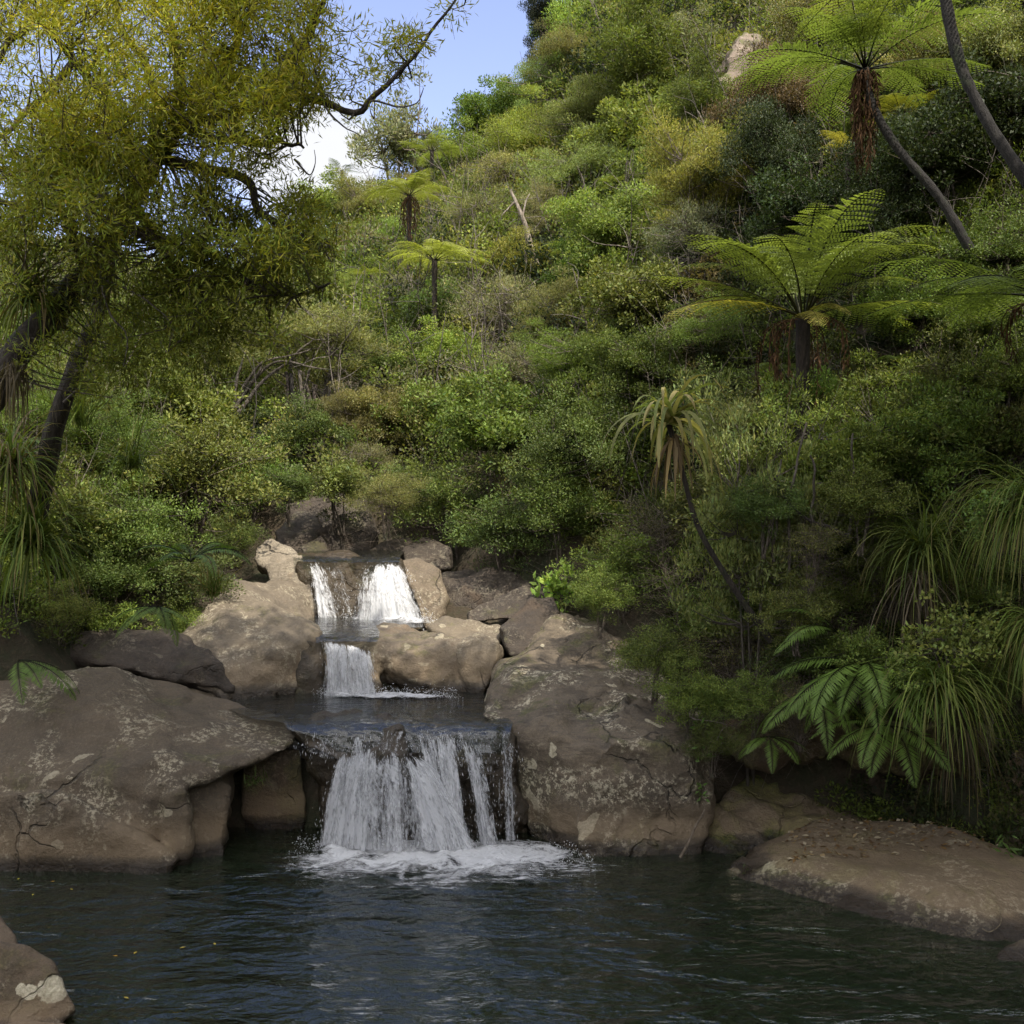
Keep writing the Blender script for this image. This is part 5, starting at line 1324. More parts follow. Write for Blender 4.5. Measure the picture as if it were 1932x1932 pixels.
GF = (0.12, 0.19, 0.036)
ground_fern('cluster of drooping green ferns hanging over the mossy rock', P(1635, 1255, 12.3), 'drop', 11, 0.98, GF, 41, 150, 320)
ground_fern('lower drooping fern with its tips over the broad slab', P(1680, 1370, 12.1), 'drop', 6, 0.75, GF, 42, 170, 300)
ground_fern('single horizontal fern frond sticking out left in the middle of the right bank', P(1580, 1195, 12.6), 'ground', 3, 1.0, GF, 43, 165, 215)
ground_fern('bright fern frond hanging over the left end of the huge boulder', P(35, 1245, 13.6), 'drop', 4, 0.75, (0.1, 0.16, 0.03), 44, -75, 20)
ground_fern('small ferns in the dark gap between the bush and the huge boulder', P(300, 1145, 14.2), 'drop', 6, 0.6, GF, 45, 180, 360)
ground_fern('fern by the trunk at the left edge', P(20, 870, 13.4), 'ground', 7, 0.8, GF, 46)
ground_fern('feathery ferns under the light green bush on the left bank', P(360, 1060, 13.9), 'ground', 8, 0.7, (0.09, 0.15, 0.03), 47)


for lab, px, py, Y, n, sz, a, b in [
    ('small fern tuft in the shade under the twiggy bush', 1450, 1390, 12.7, 7, 0.5, 150, 390),
    ('fern hanging from the earth bank left of the drooping cluster', 1545, 1300, 12.5, 6, 0.7, 160, 330)]:
    ground_fern(lab, P(px, py, Y), 'drop', n, sz, GF, int(px), a, b)

# ------------------------------------------------------------------ sedges, strap leaves
def tuft_mesh(seed, n, L, W, a_lo, a_hi, droop, cols, mat, az=(0, 360), seg=7, spread=0.06, fold=0.0):
    rng = np.random.default_rng(seed)
    g = Geo()
    for _ in range(n):
        a = math.radians(rng.uniform(*az)); el = math.radians(rng.uniform(a_lo, a_hi))
        l = L * rng.uniform(0.55, 1.1)
        h = np.array((math.cos(a), math.sin(a), 0))
        p = np.array((rng.normal(0, spread), rng.normal(0, spread), rng.normal(0, spread * 0.5)))
        v = h * math.cos(el) + np.array((0, 0, math.sin(el)))
        pts = [p]
        dr = droop * rng.uniform(0.7, 1.3)
        for k in range(seg):
            v = nrmz(v + np.array((0, 0, -dr * (0.5 + k / seg))) + rng.normal(0, 0.03, 3))
            p = p + v * l / seg
            pts.append(p)
        pts = np.array(pts)
        s = nrmz(np.cross(np.gradient(pts, axis=0), np.array((0, 0, 1.0)) + h * 0.01))
        tw = rng.uniform(-0.5, 0.5)
        s = nrmz(s + np.array((0, 0, tw)))
        w = W * rng.uniform(0.7, 1.2) * np.sin(np.linspace(0.35, 1, seg + 1) * PI).clip(0.04) ** 0.6
        V = np.stack([pts - s * w[:, None] / 2, pts + s * w[:, None] / 2], 1).reshape(-1, 3)
        i = np.arange(seg) * 2
        Q = np.stack([i, i + 1, i + 3, i + 2], 1)
        c = np.array(cols[int(rng.integers(0, len(cols)))]) * rng.uniform(0.7, 1.3)
        cc = np.repeat(c[None], len(V), 0)
        if rng.random() < 0.35:  # withered tips
            t = np.repeat(np.linspace(0, 1, seg + 1) ** 3, 2)[:, None]
            cc = cc * (1 - t) + np.array((0.2, 0.15, 0.06)) * t
        g.add(V, Q, cc)
    return g.mesh('blades', mat)


SG = [(0.08, 0.12, 0.024), (0.10, 0.14, 0.026), (0.13, 0.155, 0.034), (0.06, 0.09, 0.02)]
SGL = [tuple(1.5 * v for v in q) for q in SG]
SGD = SG + [(0.16, 0.125, 0.06), (0.13, 0.105, 0.05)]


def tuft(label, at, seed, n, L, W, a_lo=-10, a_hi=75, droop=0.35, cols=SG, az=(0, 360), cat='sedge clump', name='sedge_clump', group='hanging sedge clumps'):
    o = link(name, tuft_mesh(seed, n, L, W, a_lo, a_hi, droop, cols, LEAF, az))
    o.location = at
    return tag(o, label, cat, group)


tuft('long hanging grass at the right edge, curtain of drooping blades', P(1960, 950, 12.0), 51, 420, 1.45, 0.015, -10, 60, 0.40, SGL + [(0.15, 0.15, 0.04)], (100, 300))
tuft('second curtain of drooping blades lower down at the right edge', P(1965, 1180, 11.8), 52, 300, 1.15, 0.015, -10, 50, 0.42, SGL + [(0.15, 0.15, 0.04)], (100, 300))
tuft('sedge clump drooping from a stump in the middle of the right bank', P(1742, 1030, 12.7), 53, 230, 1.25, 0.014, 0, 75, 0.42, SG)
tuft('dead grey-brown blades hanging under the stump\'s sedge clump', P(1735, 1080, 12.6), 54, 70, 1.1, 0.016, -70, 0, 0.4, [(0.12, 0.1, 0.07), (0.16, 0.13, 0.09), (0.08, 0.07, 0.04)])
tuft('sedge hanging over the dark hollow above the broad slab', P(1770, 1285, 11.7), 55, 250, 1.4, 0.013, -15, 60, 0.45, SGL + [(0.14, 0.15, 0.04)])
tuft('dark hanging roots and blades right of the sedge above the slab', P(1810, 1360, 12.0), 56, 130, 1.1, 0.012, -70, 10, 0.4, [(0.10, 0.08, 0.05), (0.06, 0.05, 0.03), (0.05, 0.07, 0.02)])
tuft('big sedge clump at the left edge with bright green blades', P(60, 1030, 12.1), 57, 330, 1.15, 0.022, 0, 80, 0.36, SGL)
tuft('sedge clump above it at the left edge with straw coloured dead blades', P(20, 880, 12.0), 58, 280, 1.1, 0.02, -10, 75, 0.36, SGL + [(0.22, 0.17, 0.09), (0.18, 0.14, 0.07)])
tuft('grass tuft on the edge of the tan rock, straw at its foot', P(400, 1120, 14.9), 59, 150, 0.62, 0.012, 30, 88, 0.2, SG + [(0.2, 0.16, 0.07)])
tuft('grassy clump behind the thin dark trunk', P(250, 880, 13.8), 60, 150, 0.9, 0.014, 10, 80, 0.3, SG)
tuft('tall reedy grass behind the left trunks', P(150, 800, 14.5), 64, 150, 1.3, 0.014, 40, 88, 0.15, SG)
tuft('tiny green tuft in the recess under the huge boulder', P(482, 1475, 13.2), 61, 50, 0.16, 0.012, 0, 85, 0.2, [(0.06, 0.1, 0.02)], name='grass_tuft', cat='grass tuft', group='small tufts')
# epiphytes on the leaning tree
tuft('perching lily clump in the fork of the big leaning tree', P(300, 300, 10.9), 62, 150, 0.85, 0.022, 0, 80, 0.35, SG + [(0.17, 0.13, 0.08), (0.14, 0.11, 0.07)], cat='perching lily', name='perching_lily', group='perching lilies on the leaning tree')
tuft('perching lily clump on the leaning trunk near the left edge, straw below', P(60, 560, 10.6), 63, 190, 0.95, 0.02, -5, 80, 0.38, SGD, cat='perching lily', name='perching_lily', group='perching lilies on the leaning tree')
tuft('dry straw clump hanging from the middle of the leaning trunk', P(190, 470, 10.8), 65, 120, 0.8, 0.014, -70, 40, 0.45, [(0.16, 0.13, 0.085), (0.11, 0.09, 0.055), (0.07, 0.08, 0.025)], cat='perching lily', name='perching_lily', group='perching lilies on the leaning tree')
tuft('straw beard hanging under the leaning trunk at the left edge', P(30, 690, 10.7), 66, 90, 0.7, 0.012, -80, 10, 0.45, [(0.15, 0.12, 0.08), (0.09, 0.075, 0.045)], cat='perching lily', name='perching_lily', group='perching lilies on the leaning tree')

# strap-leaved plant on a leaning bare stem
c = P(1262, 800, 13.2); f0 = P(1455, 1210, 13.2)
root = tag(empty('cabbage_tree', f0), 'strap-leaved plant with long drooping yellow-green leaves on a thin leaning stem', 'cabbage tree')
wood_tube('stem', [np.zeros(3), P(1385, 1110, 13.2) - f0, P(1320, 1000, 13.2) - f0, P(1290, 900, 13.2) - f0, c - f0], [0.045, 0.035, 0.03, 0.035], (0.045, 0.035, 0.024), root)
o = link('strap_leaf_crown', tuft_mesh(71, 46, 1.15, 0.062, 5, 85, 0.36, [(0.2, 0.23, 0.075), (0.25, 0.26, 0.09), (0.16, 0.2, 0.065), (0.33, 0.29, 0.12)], LEAF, (0, 360), seg=10, spread=0.03), root); o.location = c - f0
o = link('dead_leaves', tuft_mesh(72, 26, 0.75, 0.04, -80, -10, 0.35, [(0.2, 0.15, 0.085), (0.12, 0.085, 0.05), (0.3, 0.22, 0.1)], DRY, (0, 360), seg=7, spread=0.04), root); o.location = c - f0 + np.array((0.05, 0, -0.15))


# ------------------------------------------------------------------ big leaning tree, left foreground
def at(px, py, Y=11.0):
    return P(px, py, Y)


TR = np.random.default_rng(5)
foot = P(-170, 985, 11.6)
root = tag(empty('leaning_tree', foot), 'big leaning tree with yellow-green narrow leaves and mossy trunk filling the upper left', 'tree')
BK = (0.075, 0.06, 0.045)
gw = Geo()
LIMBS = []


def limb(pts, r0, r1, n=22, col=BK, wob=0.03, sides=8, keep=True):
    p = spline([np.array(q) - foot for q in pts], n)
    p = wobble(TR, p, wob)
    tube(gw, p, np.linspace(r0, r1, n) ** 1.0, sides, np.array(col) * TR.uniform(0.85, 1.2))
    if keep: LIMBS.append(p)
    return p


limb([foot + np.array((0, 0, -0.3)), at(-70, 820, 11.3), at(5, 715), at(85, 610), at(165, 515), at(225, 420), at(275, 330), at(325, 255)], 0.18, 0.085, 34, sides=12, wob=0.04)
limb([at(325, 255), at(345, 170), at(330, 90, 11.2), at(305, -20, 11.3), at(290, -90, 11.3)], 0.065, 0.025)
limb([at(325, 255), at(400, 180, 10.8), at(445, 90, 10.7), at(440, 10, 10.7), at(455, -80, 10.7)], 0.065, 0.025)
limb([at(275, 330), at(225, 230, 10.6), at(140, 115, 10.4), at(60, 20, 10.3), at(20, -50, 10.3)], 0.055, 0.02)
limb([at(275, 330), at(300, 200, 11.6), at(240, 60, 11.9), at(200, -60, 12.0)], 0.055, 0.02)
limb([at(165, 515), at(110, 400, 10.5), at(45, 390, 10.2), at(-40, 375, 10.1)], 0.05, 0.02)
limb([at(345, 235), at(440, 215, 10.7), at(540, 190, 10.5), at(610, 197, 10.4), at(678, 214, 10.3), at(705, 182, 10.3), at(752, 128, 10.3), at(810, 70, 10.3), at(855, 10, 10.3), at(862, -30, 10.3)], 0.05, 0.006, 34)
limb([at(540, 190, 10.5), at(560, 110, 10.5), at(600, 30, 10.5), at(625, -50, 10.5)], 0.045, 0.02)
limb([at(440, 215, 10.7), at(520, 140, 11), at(580, 60, 11.1), at(610, -40, 11.2)], 0.05, 0.02)
limb([at(300, 295), at(400, 320, 10.7), at(465, 335, 10.5), at(490, 400, 10.4), at(540, 435, 10.3), at(620, 470, 10.3)], 0.06, 0.015)
limb([at(250, 380), at(330, 505, 10.6), at(370, 530, 10.5), at(450, 520, 10.4), at(530, 555, 10.4), at(615, 540, 10.4)], 0.055, 0.012)
limb([at(225, 420), at(300, 450, 10.3), at(360, 470, 10.2), at(420, 440, 10.2)], 0.04, 0.012)
limb([at(345, 235), at(420, 260, 10.4), at(520, 270, 10.2), at(575, 280, 10.2)], 0.045, 0.012)
limb([at(60, 20, 10.3), at(0, 110, 10.1), at(-40, 200, 10)], 0.035, 0.015)
limb([at(140, 115, 10.4), at(70, 190, 10.1), at(0, 260, 10.0), at(-50, 300, 10)], 0.04, 0.012)
limb([at(225, 230, 10.6), at(160, 280, 10.2), at(90, 300, 10.0), at(10, 330, 9.9)], 0.04, 0.012)
# bare grey dead twigs
for pts in ([(190, 520), (205, 590), (240, 630), (235, 690)], [(200, 530), (290, 575), (330, 620)], [(610, 197), (650, 240), (690, 262)], [(555, 300), (585, 330), (600, 285)], [(700, 190), (780, 200), (800, 160)]):
    limb([at(x, y, 10.2) for x, y in pts], 0.012, 0.003, 12, (0.2, 0.175, 0.15), 0.02, 4, False)
AL = np.concatenate(LIMBS)
gl = Geo()
ZONES = [  # (px, py, half width, half height, Y, clumps)
    (60, 60, 110, 90, 10.3, 26), (180, 110, 110, 110, 10.3, 42), (300, 110, 120, 120, 10.6, 46), (430, 100, 110, 110, 10.5, 44), (530, 110, 90, 110, 10.4, 36), (600, 130, 50, 80, 10.3, 13),
    (60, 230, 110, 90, 10.0, 36), (180, 260, 110, 90, 10.2, 36), (60, 340, 110, 70, 9.9, 30), (160, 350, 100, 60, 10.1, 22), (320, 230, 100, 80, 10.5, 26), (430, 220, 90, 70, 10.4, 26),
    (525, 225, 45, 45, 10.3, 8), (455, 290, 70, 50, 10.3, 13), (400, 370, 80, 60, 10.4, 18), (470, 430, 110, 60, 10.3, 24), (570, 430, 70, 50, 10.3, 15), (330, 440, 80, 70, 10.4, 20), (420, 530, 110, 50, 10.4, 20),
    (540, 500, 80, 60, 10.4, 18), (230, 520, 90, 60, 10.6, 10), (320, 600, 90, 60, 10.6, 14), (230, 680, 70, 70, 11.0, 8), (400, 610, 80, 40, 10.6, 8), (30, 450, 60, 40, 10.2, 7), (250, 390, 90, 60, 9.9, 16), (120, 330, 90, 60, 9.8, 14), (560, 180, 45, 40, 10.3, 7), (130, 430, 90, 40, 10.2, 12), (390, 480, 90, 50, 10.4, 14), (330, 300, 70, 50, 10.4, 10), (190, 610, 150, 70, 10.8, 16), (420, 610, 100, 50, 10.7, 14), (60, 480, 90, 60, 10.3, 10), (735, 95, 26, 45, 10.3, 3), (790, 75, 40, 30, 10.3, 4), (700, 150, 16, 30, 10.3, 1), (650, 110, 24, 60, 10.3, 4), (835, 40, 20, 30, 10.3, 1),
    (200, -40, 300, 60, 10.6, 50), (520, -40, 120, 60, 10.6, 16)]
HOLES = [(640, 268, 92), (150, 30, 24), (350, 150, 20), (210, 60, 18), (30, 250, 20), (270, 260, 22), (420, 300, 20), (520, 330, 22), (90, 190, 18), (640, 30, 30), (395, 45, 22), (240, 170, 20), (470, 170, 22), (60, 150, 22), (100, 105, 42), (640, 90, 30), (330, 40, 26), (590, 245, 22), (455, 355, 24), (330, 320, 40), (160, 190, 22), (500, 60, 20), (690, 50, 26), (560, 300, 26), (250, 30, 18)]
CL = []
for (px, py, hw, hh, Y, n) in ZONES:
    for _ in range(int(n * 1.15)):
        x, y = px + TR.uniform(-1, 1) * hw, py + TR.uniform(-1, 1) * hh
        if any((x - a) ** 2 + (y - b) ** 2 < r * r for a, b, r in HOLES): continue
        CL.append(P(x, y, Y + TR.normal(0, 0.55)) - foot)
CL = np.array(CL)
for c in CL:
    d = np.linalg.norm(AL - c, axis=1) + 0.5 * np.maximum(0, AL[:, 2] - c[2] - 0.2)
    a = AL[d.argmin()]
    m = (a + c) / 2 + TR.normal(0, 0.07, 3) + np.array((0, 0, -0.05))
    tube(gw, spline([a, m, c], 6), np.linspace(0.012, 0.004, 6), 3, np.array((0.12, 0.095, 0.07)) * TR.uniform(0.7, 1.4))
    for _ in range(3):
        e = c + nrmz(TR.normal(0, 1, 3)) * TR.uniform(0.12, 0.3)
        tube(gw, np.array([c, (c + e) / 2 + TR.normal(0, 0.02, 3), e]), np.array((0.004, 0.003, 0.0015)), 3, (0.12, 0.095, 0.07))
gw.build('trunk', BARK, root)
n = len(CL)
per = 135
idx = np.repeat(np.arange(n), per); m = len(idx)
d = nrmz(TR.normal(0, 1, (m, 3)))
off = d * (TR.random(m) ** 0.55 * (0.26 * TR.uniform(0.7, 1.25, n))[idx])[:, None]; off[:, 2] *= 0.75
ax = d * 0.55 + TR.normal(0, 0.6, (m, 3)); ax[:, 2] += 0.05
cl = TR.normal(0, 0.15, n)[idx]
# leaf colour goes from green low in the crown to lighter yellow higher up
fl = np.clip((CL[:, 2] + foot[2] - 6.2) / 1.8 + TR.normal(0, 0.25, n), 0, 1)[idx][:, None]
lc = np.array((0.19, 0.215, 0.036)) * (1 - fl) + np.array((0.29, 0.28, 0.032)) * fl
leaves(gl, CL[idx] + off, ax, np.array((0, 0, 1.0)) + TR.normal(0, 0.6, (m, 3)), TR.uniform(0.06, 0.115, m), TR.uniform(0.010, 0.018, m), lc * vary(TR, m, cl, 0.25, 0.1), 0.05)
gl.build('crown', LEAF, root)
# second, thinner trunk
foot2 = P(65, 975, 12.6)
root = tag(empty('leaning_tree', foot2), 'thin dark tree trunk leaning right on the left bank, under the big leaning tree', 'tree')
gw = Geo(); p = spline([np.array((0, 0, -0.4)), P(88, 880, 12.5) - foot2, P(110, 790, 12.4) - foot2, P(140, 700, 12.3) - foot2, P(180, 610, 12.2) - foot2, P(205, 500, 12.1) - foot2, P(215, 400, 12) - foot2], 26)
tube(gw, wobble(TR, p, 0.03), np.linspace(0.13, 0.06, 26), 9, (0.06, 0.048, 0.034))
for q in ([(140, 700), (200, 690), (260, 640)], [(170, 630), (230, 600), (280, 540)], [(120, 760), (160, 720), (190, 720)]):
    tube(gw, wobble(TR, spline([P(x, y, 12.2) - foot2 for x, y in q], 10), 0.02), np.linspace(0.022, 0.006, 10), 4, (0.12, 0.1, 0.08))
gw.build('trunk', BARK, root)
gl = Geo(); CC = np.array([P(TR.uniform(170, 420), TR.uniform(560, 720), 12.2 + TR.normal(0, 0.4)) - foot2 for _ in range(46)])
leafcloud(gl, TR, CC, 0.24, 90, 0.09, 0.014, 1.0, 0, droop=0.8)
o = gl.build('crown', LEAF, root); o.color = (0.13, 0.14, 0.026, 1)

# ------------------------------------------------------------------ dead wood, thin stems
def stick(name, label, pts, r0, r1, col, cat, n=16, wob=0.03, branches=(), group=None):
    pts = [np.array(p) for p in pts]
    g = Geo(); o0 = pts[0]
    tube(g, wobble(TR, spline([p - o0 for p in pts], n), wob), np.linspace(r0, r1, n), 6, col)
    for b in branches:
        tube(g, wobble(TR, spline([np.array(q) - o0 for q in b], 8), wob * 0.6), np.linspace(r1 * 1.3, r1 * 0.4, 8), 4, col)
    o = g.build(name, BARK); o.location = o0
    return tag(o, label, cat, group)


def hillpt(px, py, h=0.0, ymin=20):
    Y = _YS[_YS >= ymin]; X = (px - 966) / FPX * Y; Z = CAM_H + (966 - py) / FPX * Y
    i = np.nonzero(Z <= T(X, Y) + h)[0]; i = i[0] if len(i) else -1
    return np.array((X[i], Y[i], Z[i]))


b = hillpt(1010, 488, 0.8); D = b[1] - 2.4
stick('dead_trunk', 'pale dead trunk standing bare and bent on the sunlit slope', [P(1012, 500, D), P(995, 445, D), P(985, 410, D), P(972, 375, D), P(962, 358, D)], 0.10, 0.03, (0.42, 0.36, 0.29), 'dead tree', wob=0.05,
      branches=[[P(972, 380, D), P(955, 400, D), P(945, 412, D)], [P(985, 410, D), P(990, 385, D), P(998, 365, D)]])
for i, (x0, y0, x1, y1) in enumerate([(540, 830, 542, 700), (556, 835, 550, 705), (580, 838, 565, 700), (588, 835, 577, 720), (600, 830, 590, 730)]):
    b = hillpt(x0, y0 - 20, 0.3); Y = b[1] - 0.8
    stick('thin_trunk', ['leftmost slim dark trunk under the layered tree', 'blackest slim trunk under the layered tree', 'palest slim trunk under the layered tree', 'slim mottled trunk right of the palest one', 'rightmost slim trunk under the layered tree'][i],
          [P(x0, y0 + 40, Y), P((x0 + x1) / 2 + 3, (y0 + y1) / 2, Y), P(x1, y1, Y)], 0.06, 0.045, [(0.06, 0.045, 0.035), (0.03, 0.024, 0.02), (0.26, 0.22, 0.18), (0.16, 0.13, 0.1), (0.14, 0.11, 0.09)][i], 'tree trunk', group='slim trunks under the layered tree')
for i, (pts, lab) in enumerate([
    ([(1488, 1080), (1490, 950), (1505, 880), (1520, 810)], 'whitish forked stem in the thicket below the light-topped bush'),
    ([(1530, 1040), (1535, 930), (1530, 850)], 'short pale stem right of the whitish forked one'),
    ([(1460, 1060), (1465, 960), (1472, 870)], 'thin pale stem left of the whitish forked one'),
    ([(1600, 1010), (1608, 900), (1604, 820)], 'grey upright stem at the right end of the thicket')]):
    stick('sapling', lab, [P(x, y, 13.3) for x, y in pts], 0.02, 0.012, (0.15, 0.13, 0.1), 'tree stem', group='pale stems in the thicket')
stick('fallen_branch', 'dry stick leaning against the streaked rock at the water', [P(1283, 1618, 12.5), P(1312, 1560, 12.6), P(1330, 1530, 12.75)], 0.018, 0.012, (0.26, 0.21, 0.15), 'stick', wob=0.01)
stick('dark_branch', 'dark dead limb crossing the thicket diagonally', [P(1600, 1010, 13.1), P(1560, 990, 13.1), P(1500, 960, 13.15), P(1460, 900, 13.2)], 0.03, 0.012, (0.04, 0.03, 0.024), 'branch')
stick('hanging_twig', 'crooked pale twig hanging below the right bank', [P(1330, 1330, 12.9), P(1300, 1355, 12.8), P(1370, 1365, 12.7), P(1350, 1400, 12.7)], 0.01, 0.005, (0.3, 0.26, 0.22), 'twig')
stick('dry_twig', 'small curled dry twig lying low on the broad slab', [P(1853, 1752, 10.32), P(1868, 1758, 10.3), P(1888, 1742, 10.4), P(1886, 1715, 10.5)], 0.006, 0.004, (0.3, 0.25, 0.16), 'twig', wob=0.0)

# long grey limbs of the layered tree
lt = bpy.data.objects['layered_tree']; Y = lt.location.y - 1.0
bpy.context.view_layer.update()
for q in ([(441, 775), (470, 715), (500, 680), (545, 672), (590, 660)], [(441, 775), (490, 705), (527, 682), (580, 692), (628, 698)], [(445, 770), (478, 715), (520, 645)], [(450, 778), (500, 715), (560, 670), (600, 630)], [(440, 775), (450, 700), (470, 650)]):
    g = Geo(); M = lt.matrix_world.inverted()
    pts = wobble(TR, spline([P(x, y, Y + TR.normal(0, 0.15)) for x, y in q], 16), 0.03)
    tube(g, np.array([tuple(M @ Vector(p)) for p in pts]), np.linspace(0.055, 0.015, 16) / lt.scale[0], 5, (0.2, 0.17, 0.14))
    g.build('limb', BARK, lt)

# small plants on rocks
for (lab, px, py, Y, n, L, W, tint) in [
    ('bright leafy sprig hanging on the face of the streaked rock', 1325, 1405, 12.75, 26, 0.10, 0.035, (0.08, 0.14, 0.03)),
    ('small green sprig lower on the streaked rock by the dry stick', 1322, 1500, 12.8, 16, 0.09, 0.03, (0.08, 0.14, 0.03)),
    ('tiny green plant beside the lichen patch on the broad slab', 1402, 1655, 12.05, 20, 0.07, 0.015, (0.06, 0.1, 0.02)),
    ('small green rosette on the dark bank at the right edge', 1905, 1590, 11.7, 18, 0.12, 0.03, (0.08, 0.13, 0.03))]:
    rg = np.random.default_rng(int(px + py)); g = Geo()
    a = nrmz(rg.normal(0, 1, (n, 3)) + np.array((0, -0.5, 0.1)))
    off = rg.normal(0, 1, (n, 3)) * np.array((0.07, 0.03, 0.12)) * (n / 26)
    leaves(g, off, a, rg.normal(0, 0.5, (n, 3)) + np.array((0, -0.6, 0.8)), L * rg.uniform(0.6, 1.2, n), W, np.array(tint) * rg.uniform(0.7, 1.3, (n, 1)), 0.1)
    for q in off[::3]: tube(g, np.array([(0, 0.05, -0.05), q * 0.5, q]), 0.004, 3, (0.08, 0.08, 0.03))
    o = g.build('small_plant', GLOSSY); o.location = P(px, py, Y); tag(o, lab, 'plant')

# fallen leaves on the slab and floating on the pool
rg = np.random.default_rng(9)
dg = bpy.context.evaluated_depsgraph_get()
def drop(x, y, z0=9.0):
    """first rock surface below a point"""
    best = None
    for o in SC.objects:
        if o.type == 'MESH' and (o.name.startswith('rock') or o.name.startswith('boulder') or o.name.startswith('stone')):
            M = o.matrix_world.inverted()
            ok, loc, nr, _ = o.ray_cast(M @ Vector((x, y, z0)), Vector((0, 0, -1)))
            if ok:
                w = o.matrix_world @ loc
                if best is None or w.z > best[0]: best = (w.z, nr)
    return best
bpy.context.view_layer.update()
g = Geo()
for _ in range(700):
    px, py = rg.uniform(1400, 1900), rg.uniform(1500, 1640)
    x, y, _z = P(px, py, rg.uniform(11.9, 13.6))
    h = drop(x, y, 1.6)
    if h is None or h[0] < 0.2: continue
    leaves(g, np.array([[x, y, h[0] + 0.012]]), np.array([[rg.normal(), rg.normal(), rg.normal() * 0.25]]), np.array([[0, 0, 1.0]]) + rg.normal(0, 0.25, (1, 3)), rg.uniform(0.04, 0.1), rg.uniform(0.02, 0.045),
           np.array([(0.2, 0.12, 0.05), (0.3, 0.22, 0.12), (0.12, 0.07, 0.035), (0.4, 0.34, 0.24)][int(rg.integers(0, 4))]), 0.2)
tag(g.build('leaf_litter', DRY), kind='stuff')
src = None
for i, (px, py) in enumerate([(75, 1632), (110, 1640), (150, 1633), (200, 1630), (100, 1665), (35, 1660), (135, 1680), (345, 1790), (405, 1783), (218, 1806), (255, 1800), (238, 1885), (62, 1690)]):
    Y = CAM_H * FPX / (py - 966.0)
    if src is None:
        g = Geo(); leaves(g, np.array([[-0.03, 0, 0]]), np.array([[1.0, 0, 0]]), np.array([[0, 0, 1.0]]), 0.065, 0.026, (0.5, 0.36, 0.06), 0.12)
        src = g.mesh('floating_leaf', DRY)
    o = link('floating_leaf', src); o.location = (pz(px, Y), Y, 0.012); o.rotation_euler = (0, 0, rg.uniform(0, 6)); s = rg.uniform(0.7, 1.2); o.scale = (s, s, s)
    o.color = (rg.uniform(0.8, 1.2), rg.uniform(0.8, 1.2), 1, 1)
    tag(o, 'small yellow leaf floating on the dark pool', 'leaf', 'yellow leaves floating on the pool')


# ------------------------------------------------------------------ tall trees added out of view to shade the pool
def shade_tree(x, y, seed, c, R):
    wood, leaf, width, cz = proto('broad', seed % 3)
    bx, by = x + 4.0, y - 5.0            # the trunk stands back from the water and leans over it
    z0 = float(T(bx, by)) - 0.1
    o = tag(empty('shade_tree', (bx, by, z0)), 'tall tree added out of frame to cast shade over the water', 'tree', 'trees added to shade the pool')
    k = R / 1.5
    h = c - z0
    g = Geo()
    p = spline([(0, 0, -0.3), (-0.3, 0.4, 0.35 * h), (-1.8, 2.2, 0.72 * h), (-4.0, 5.0, h + 0.3)], 20)
    tube(g, p, np.linspace(0.24, 0.07, 20), 9, (0.07, 0.055, 0.04))
    rg = np.random.default_rng(seed)
    for _ in range(14):
        q = p[rg.integers(13, 20)]
        e = np.array((-4.0, 5.0, h)) + nrmz(rg.normal(0, 1, 3)) * R * 0.7
        tube(g, spline([q, (q + e) / 2 + np.array((0, 0, 0.3)), e], 7), np.linspace(0.06, 0.02, 7), 5, (0.07, 0.055, 0.04))
    g.build('trunk', BARK, o)
    b = link('crown', leaf, o); b.scale = (k, k, k * 0.9); b.location = (-4.0, 5.0, h - cz * k * 0.9); b.color = (*TINT['green'], 1)
    return o


SHADE = [(3.0, 4.6, 14, 3.7), (6.6, 5.0, 13, 3.6), (1.2, 1.3, 15, 2.3), (2.5, -1.0, 17, 3.6), (7.4, 0.4, 15, 3.7), (9.2, 4.6, 12, 3.3)]
for i, q in enumerate(SHADE):
    shade_tree(q[0], q[1], i, q[2], q[3])

# ------------------------------------------------------------------ sky, sun, camera
SUN_EL, SUN_AZ = math.radians(54), math.radians(150)   # azimuth clockwise from +Y: right and behind the viewer
w = bpy.data.worlds.new('World'); SC.world = w; w.use_nodes = True
nt = w.node_tree; nt.nodes.clear()
out = nt.nodes.new('ShaderNodeOutputWorld'); bg = nt.nodes.new('ShaderNodeBackground')
sky = nt.nodes.new('ShaderNodeTexSky'); sky.sky_type = 'NISHITA'; sky.sun_disc = False
sky.sun_elevation = SUN_EL; sky.sun_rotation = SUN_AZ; sky.altitude = 200; sky.air_density = 1.0; sky.dust_density = 0.6; sky.ozone_density = 1.6
tc = nt.nodes.new('ShaderNodeTexCoord')
mp = nt.nodes.new('ShaderNodeMapping'); mp.inputs['Scale'].default_value = (1, 1, 2.2); mp.inputs['Location'].default_value = (0.3, 0.2, 0.1)
nt.links.new(tc.outputs['Generated'], mp.inputs['Vector'])
nz = nt.nodes.new('ShaderNodeTexNoise'); nz.inputs['Scale'].default_value = 3.4; nz.inputs['Detail'].default_value = 8; nz.inputs['Roughness'].default_value = 0.55
nt.links.new(mp.outputs[0], nz.inputs['Vector'])
